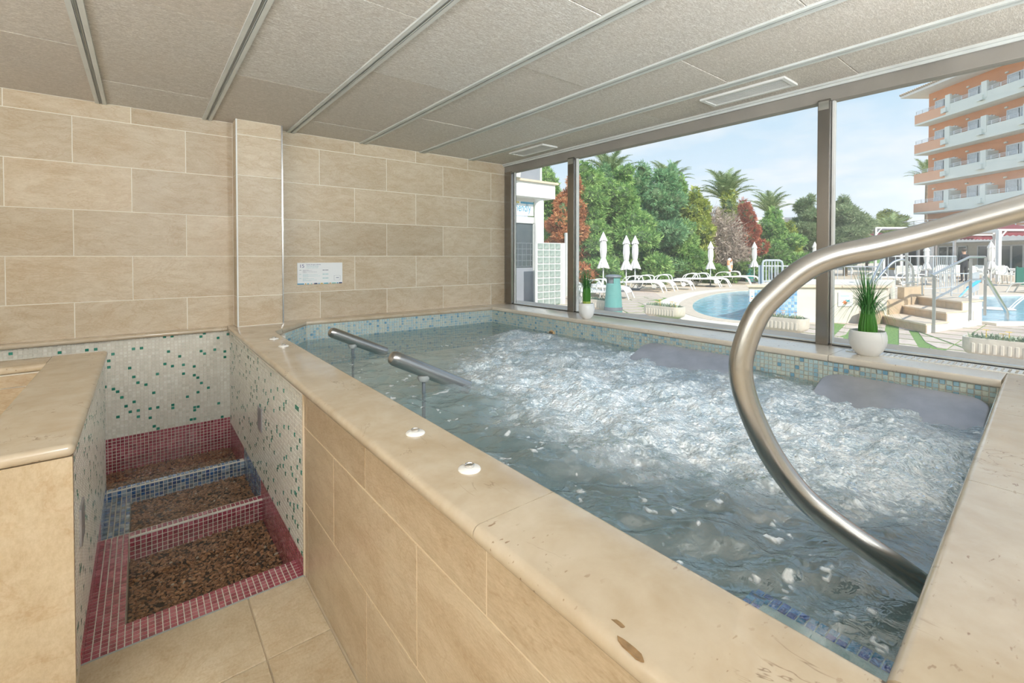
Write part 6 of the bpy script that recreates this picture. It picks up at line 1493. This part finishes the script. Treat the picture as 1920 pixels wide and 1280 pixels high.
def blob_points(cs, rs, n, seed, inner=0.72):
    rng = np.random.RandomState(seed); cs = np.array(cs, float); rs = np.array(rs, float)
    vol = (rs[:, 0] * rs[:, 1] + rs[:, 1] * rs[:, 2] + rs[:, 0] * rs[:, 2]); k = rng.choice(len(cs), n, p=vol / vol.sum())
    u = rng.normal(0, 1, (n, 3)); u /= np.linalg.norm(u, axis=1, keepdims=True)
    rad = rng.uniform(inner ** 3, 1, n) ** (1 / 3)
    return cs[k] + u * rs[k] * rad[:, None], u
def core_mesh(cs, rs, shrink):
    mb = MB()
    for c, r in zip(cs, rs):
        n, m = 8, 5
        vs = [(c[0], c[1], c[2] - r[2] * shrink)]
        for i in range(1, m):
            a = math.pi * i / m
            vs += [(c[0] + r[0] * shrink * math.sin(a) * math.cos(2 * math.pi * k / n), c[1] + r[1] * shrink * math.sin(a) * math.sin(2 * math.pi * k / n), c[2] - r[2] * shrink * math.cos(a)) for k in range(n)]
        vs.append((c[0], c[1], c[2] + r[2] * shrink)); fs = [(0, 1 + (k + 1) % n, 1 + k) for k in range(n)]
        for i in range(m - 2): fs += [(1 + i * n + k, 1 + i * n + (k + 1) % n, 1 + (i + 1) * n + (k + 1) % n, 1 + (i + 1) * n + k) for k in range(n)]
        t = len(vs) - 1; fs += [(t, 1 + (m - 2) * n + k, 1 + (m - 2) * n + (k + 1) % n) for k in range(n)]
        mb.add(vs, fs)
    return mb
def tree(name, label, cat, u, vtop, vbase, wpx, dep, mat, seed, n=3600, size=0.42, shape='column', core=True, lobes=26, zbase=0.25, blades=6, width=0.15, group=None, mat2=None, low=0.0, fan=1.1, up=0.25):
    p = ds(dep, (u - CXP) / FPX * dep); top = onD(u, vtop, dep).z - GZ; Wd = wpx / FPX * dep / 2 * (1.22 if shape == 'column' else 1.0)
    e = empty(name, (p.x, p.y, GZ)); tag(e, label, cat, group)
    rg = random.Random(seed); cs, rs = [], []; n = int(n * 2.1); size = size * 0.62 if size > 0.3 else size
    for k in range(lobes):
        t = (k + 0.5) / lobes; z = zbase + (top - zbase) * (0.04 + 0.88 * t)
        if shape == 'column': rr = Wd * (0.85 - 0.58 * max(0, t - 0.45) / 0.55)
        elif shape == 'round': rr = Wd * math.sqrt(max(0.08, 1 - (2 * t - 0.9) ** 2)) * 0.75
        else: rr = Wd * 0.8
        a = rg.uniform(0, 6.28) if k % 2 else (rg.choice((0.9, 4.0)) + rg.uniform(-0.9, 0.9)); off = rr * rg.uniform(0.1, 0.72)
        r1 = rr * rg.uniform(0.38, 0.66); cs.append((off * math.cos(a), off * math.sin(a), z)); rs.append((r1, r1, max(0.35, (top - zbase) / lobes * rg.uniform(1.6, 2.6))))
    zt = max(c[2] + r[2] for c, r in zip(cs, rs)); f_ = (top - 0.15) / zt
    cs = [(c[0], c[1], c[2] * f_) for c in cs]; rs = [(r[0], r[1], r[2] * f_) for r in rs]
    C, U = blob_points(cs, rs, n, seed); U = U * np.array([1, 1, 0.6]); U[:, 2] += up
    V, Fc = sprays(C, U, size, seed + 1, blades, width, fan)
    nm = 'foliage'; o = link(nm, np_mesh(nm, V, Fc, M[mat]), e); o['kind'] = 'stuff'
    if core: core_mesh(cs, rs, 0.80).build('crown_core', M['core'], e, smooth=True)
    MB().tube([(0, 0, 0), (0.05, 0.02, top * 0.4), (0, 0, top * 0.8)], [0.14, 0.11, 0.04], 8).build('trunk', M['bark'], e, smooth=True)
    return e
HG = 'conifers of the hedge row'
tree('cypress_tree', 'tall blue green cypress in the middle of the hedge', 'tree', 1240, 300, 530, 135, 25.0, 'cypress_cool', 1, 5200, 0.42, group=HG)
tree('cypress_tree', 'broad green cypress behind the pair of close parasols', 'tree', 1165, 305, 535, 135, 24.0, 'cypress', 2, 5200, 0.42, group=HG)
tree('cypress_tree', 'green cypress right of the slim mullion behind the bin', 'tree', 1105, 296, 540, 110, 23.5, 'cypress', 3, 4400, 0.42, group=HG)
tree('cypress_tree', 'blue green cypress filling the gap behind the tall middle one', 'tree', 1202, 304, 535, 120, 26.5, 'cypress_cool', 4, 3200, 0.44, group=HG)
tree('dying_cypress', 'rust brown dying cypress behind the slim mullion', 'tree', 1072, 312, 540, 92, 22.5, 'cypress_rust', 5, 4200, 0.36, group=HG)
tree('cypress_tree', 'green cypress showing left of the rust brown one', 'tree', 1030, 298, 550, 100, 25.5, 'cypress', 6, 3600, 0.42, group=HG)
tree('yellow_cypress', 'yellow green cypress left of the dead twigs', 'tree', 1303, 348, 530, 84, 25.5, 'cypress_yellow', 7, 3400, 0.42, group=HG)
tree('cypress_tree', 'low green cypress under the yellow green one', 'tree', 1285, 410, 530, 80, 24.5, 'cypress', 8, 2600, 0.38, group=HG)
tree('dying_cypress', 'dead red brown cypress right of the dry twigs', 'tree', 1400, 368, 528, 66, 27.0, 'cypress_red', 9, 3600, 0.36, group=HG)
tree('yellow_cypress', 'light green cypress between the dead red one and the grey tree', 'tree', 1448, 385, 527, 96, 28.5, 'cypress', 10, 3600, 0.42, group=HG)
tree('cypress_tree', 'small green cypress above the far parasols', 'tree', 1480, 410, 525, 60, 29.5, 'cypress_yellow', 11, 2000, 0.38, group=HG)
tree('tamarisk_tree', 'feathery grey green tree left of the steel mullion', 'tree', 1515, 362, 525, 90, 33.0, 'tamarisk', 12, 5200, 0.50, 'round', zbase=1.0, width=0.06, fan=0.7)
tree('tamarisk_tree', 'feathery grey green tree right of the steel mullion', 'tree', 1585, 362, 525, 110, 32.0, 'tamarisk', 13, 5600, 0.50, 'round', zbase=0.8, width=0.06, fan=0.7)
tree('round_tree', 'rounded green tree behind the far fan of palm leaves', 'tree', 1660, 390, 515, 110, 48.0, 'cypress_yellow', 14, 3200, 0.55, 'round', zbase=2.0)
tree('round_tree', 'mid green tree behind the white pergola frame', 'tree', 1625, 405, 515, 120, 52.0, 'cypress', 15, 3000, 0.6, 'round', zbase=1.0)
tree('low_shrub', 'low ivy hedge under the dry twigs', 'shrub', 1335, 488, 528, 110, 24.0, 'shrub', 16, 1800, 0.20, 'flat', lobes=8, zbase=0.1, width=0.22)
tree('low_shrub', 'low ivy hedge beside the far litter bin', 'shrub', 1400, 480, 527, 80, 25.5, 'shrub', 17, 1400, 0.20, 'flat', lobes=8, zbase=0.1, width=0.22)
tree('clipped_hedge', 'clipped green hedge under the cluster of far parasols', 'hedge', 1490, 492, 520, 80, 27.0, 'shrub', 18, 1800, 0.16, 'flat', lobes=8, zbase=0.1, width=0.22)
tree('low_shrub', 'leafy shrub under the tall hedge beside the parasol pair', 'shrub', 1230, 470, 535, 90, 23.0, 'cypress', 19, 1600, 0.28, 'flat', lobes=8, zbase=0.1)
tree('low_shrub', 'leafy shrub behind the turquoise bin', 'shrub', 1135, 480, 540, 110, 22.0, 'cypress', 20, 1600, 0.28, 'flat', lobes=8, zbase=0.1)
tree('cypress_tree', 'light green conifer below the crown of the large palm', 'tree', 1368, 352, 528, 74, 29.5, 'cypress_yellow', 21, 2600, 0.40, group=HG)
tree('cypress_tree', 'green cypress with a pointed top between the two broad hedge trees', 'tree', 1132, 302, 538, 96, 26.0, 'cypress_cool', 22, 3200, 0.42, group=HG)
tree('cypress_tree', 'green cypress leaning against the yellow green one', 'tree', 1278, 322, 532, 90, 27.0, 'cypress', 23, 3000, 0.42, group=HG)
# dry leafless shrub
def dry_shrub():
    dep = 26.2; u = 1352; p = ds(dep, (u - CXP) / FPX * dep); e = empty('dry_shrub', (p.x, p.y, GZ)); tag(e, 'dry leafless grey brown shrub behind the life buoy', 'shrub'); rg = random.Random(4); mb = MB(); W_ = 1.25
    for k in range(260):
        a = rg.uniform(0, 6.28); r0 = rg.uniform(0, W_); z0 = rg.uniform(0.1, 3.4); b = Vector((r0 * math.cos(a), r0 * math.sin(a), z0)); d = Vector((rg.uniform(-1, 1), rg.uniform(-1, 1), rg.uniform(-0.1, 1.5))).normalized()
        L = rg.uniform(0.5, 1.6); pts = [b, b + d * L * 0.5 + Vector((rg.uniform(-.1, .1), rg.uniform(-.1, .1), 0)), b + d * L]; mb.tube(pts, [0.014, 0.009, 0.003], 3, caps=False)
    mb.build('branches', M['dry'], e)['kind'] = 'stuff'
    C, U = blob_points([(0, 0, 2.0), (0.4, -0.5, 1.0), (-0.4, 0.5, 2.8)], [(1.3, 1.3, 1.9), (1.2, 1.2, 1.0), (1.0, 1.0, 1.3)], 4200, 5, 0.3); V, Fc = sprays(C, U, 0.34, 6, 4, 0.03, 1.3)
    link('twigs', np_mesh('twigs', V, Fc, M['dry']), e)['kind'] = 'stuff'
    MB().tube([(0, 0, 0), (0.1, 0, 1.5), (0, 0.05, 3.4)], [0.09, 0.06, 0.02], 6).build('trunk', M['bark'], e)
dry_shrub()
def palm(label, u, v, dep, R, nf, seed, up=0.5, trunk=True, group='palms behind the hedge', fan=False):
    c = onD(u, v, dep); e = empty('palm_tree', (c.x, c.y, GZ)); tag(e, label, 'palm tree', group); zc = c.z - GZ; rg = random.Random(seed)
    if trunk: MB().tube([(0, 0, 0), (0, 0, zc * 0.5), (0, 0, zc)], [0.24, 0.20, 0.17], 10).build('trunk', M['bark'], e, smooth=True)
    for k in range(nf):
        a = 2.399 * k + rg.uniform(-.2, .2); el = math.radians(88 - 58 * (k / nf) ** 0.9 + rg.uniform(-6, 6)); L = R * rg.uniform(0.85, 1.1); V = []; Fc = []; S = 13; pts = []
        dirh = Vector((math.cos(a), math.sin(a), 0)); pos = Vector((0, 0, zc)); ang = el
        for j in range(S + 1):
            pts.append(pos.copy()); pos = pos + (dirh * math.cos(ang) + Vector((0, 0, math.sin(ang)))) * (L / S); ang -= math.radians(1.5 + 12.0 * (j / S) ** 1.5)
        side = Vector((-math.sin(a), math.cos(a), 0))
        for j in range(1, S):
            for h in range(4):
                q = pts[j] + (pts[j + 1] - pts[j]) * (h / 4); t = (j + h / 4) / S; ll = L * 0.23 * (math.sin(math.pi * min(1, t * 0.9 + 0.12)) ** 0.7); tan = (pts[j + 1] - pts[j]).normalized()
                for s in (-1, 1):
                    tip = q + (side * s * 0.72 + tan * 0.62 + Vector((0, 0, 0.15 - 0.35 * rg.random()))).normalized() * ll; w_ = tan * 0.028 * (R / 2.2); i0 = len(V); V += [q - w_, q + w_, tip]; Fc.append((i0, i0 + 1, i0 + 2))
        fr_ = MB().add(V, Fc); fr_.tube(pts, [0.035 * (1 - j / (S + 1)) + 0.006 for j in range(S + 1)], 4, caps=False); fr_.build('frond', M['palm'], e, fix=False)
palm('large palm with upright fronds above the dead red cypress', 1360, 376, 31.0, 2.5, 34, 1)
palm('palm with drooping fronds right of the large palm', 1442, 400, 34.0, 2.2, 24, 2)
palm('palm tips rising behind the tall middle cypress', 1250, 350, 31.0, 2.1, 26, 3)
palm('palm fronds hanging below the header beam', 1142, 334, 27.0, 2.2, 24, 4)
palm('small palm beside the hotel corner', 1672, 446, 42.0, 2.6, 30, 5)
palm('distant palm fronds behind the hotel balconies', 1738, 338, 60.0, 3.2, 22, 6)
palm('low fan of palm leaves above the gate panel', 1454, 492, 27.5, 1.3, 20, 7, trunk=True)
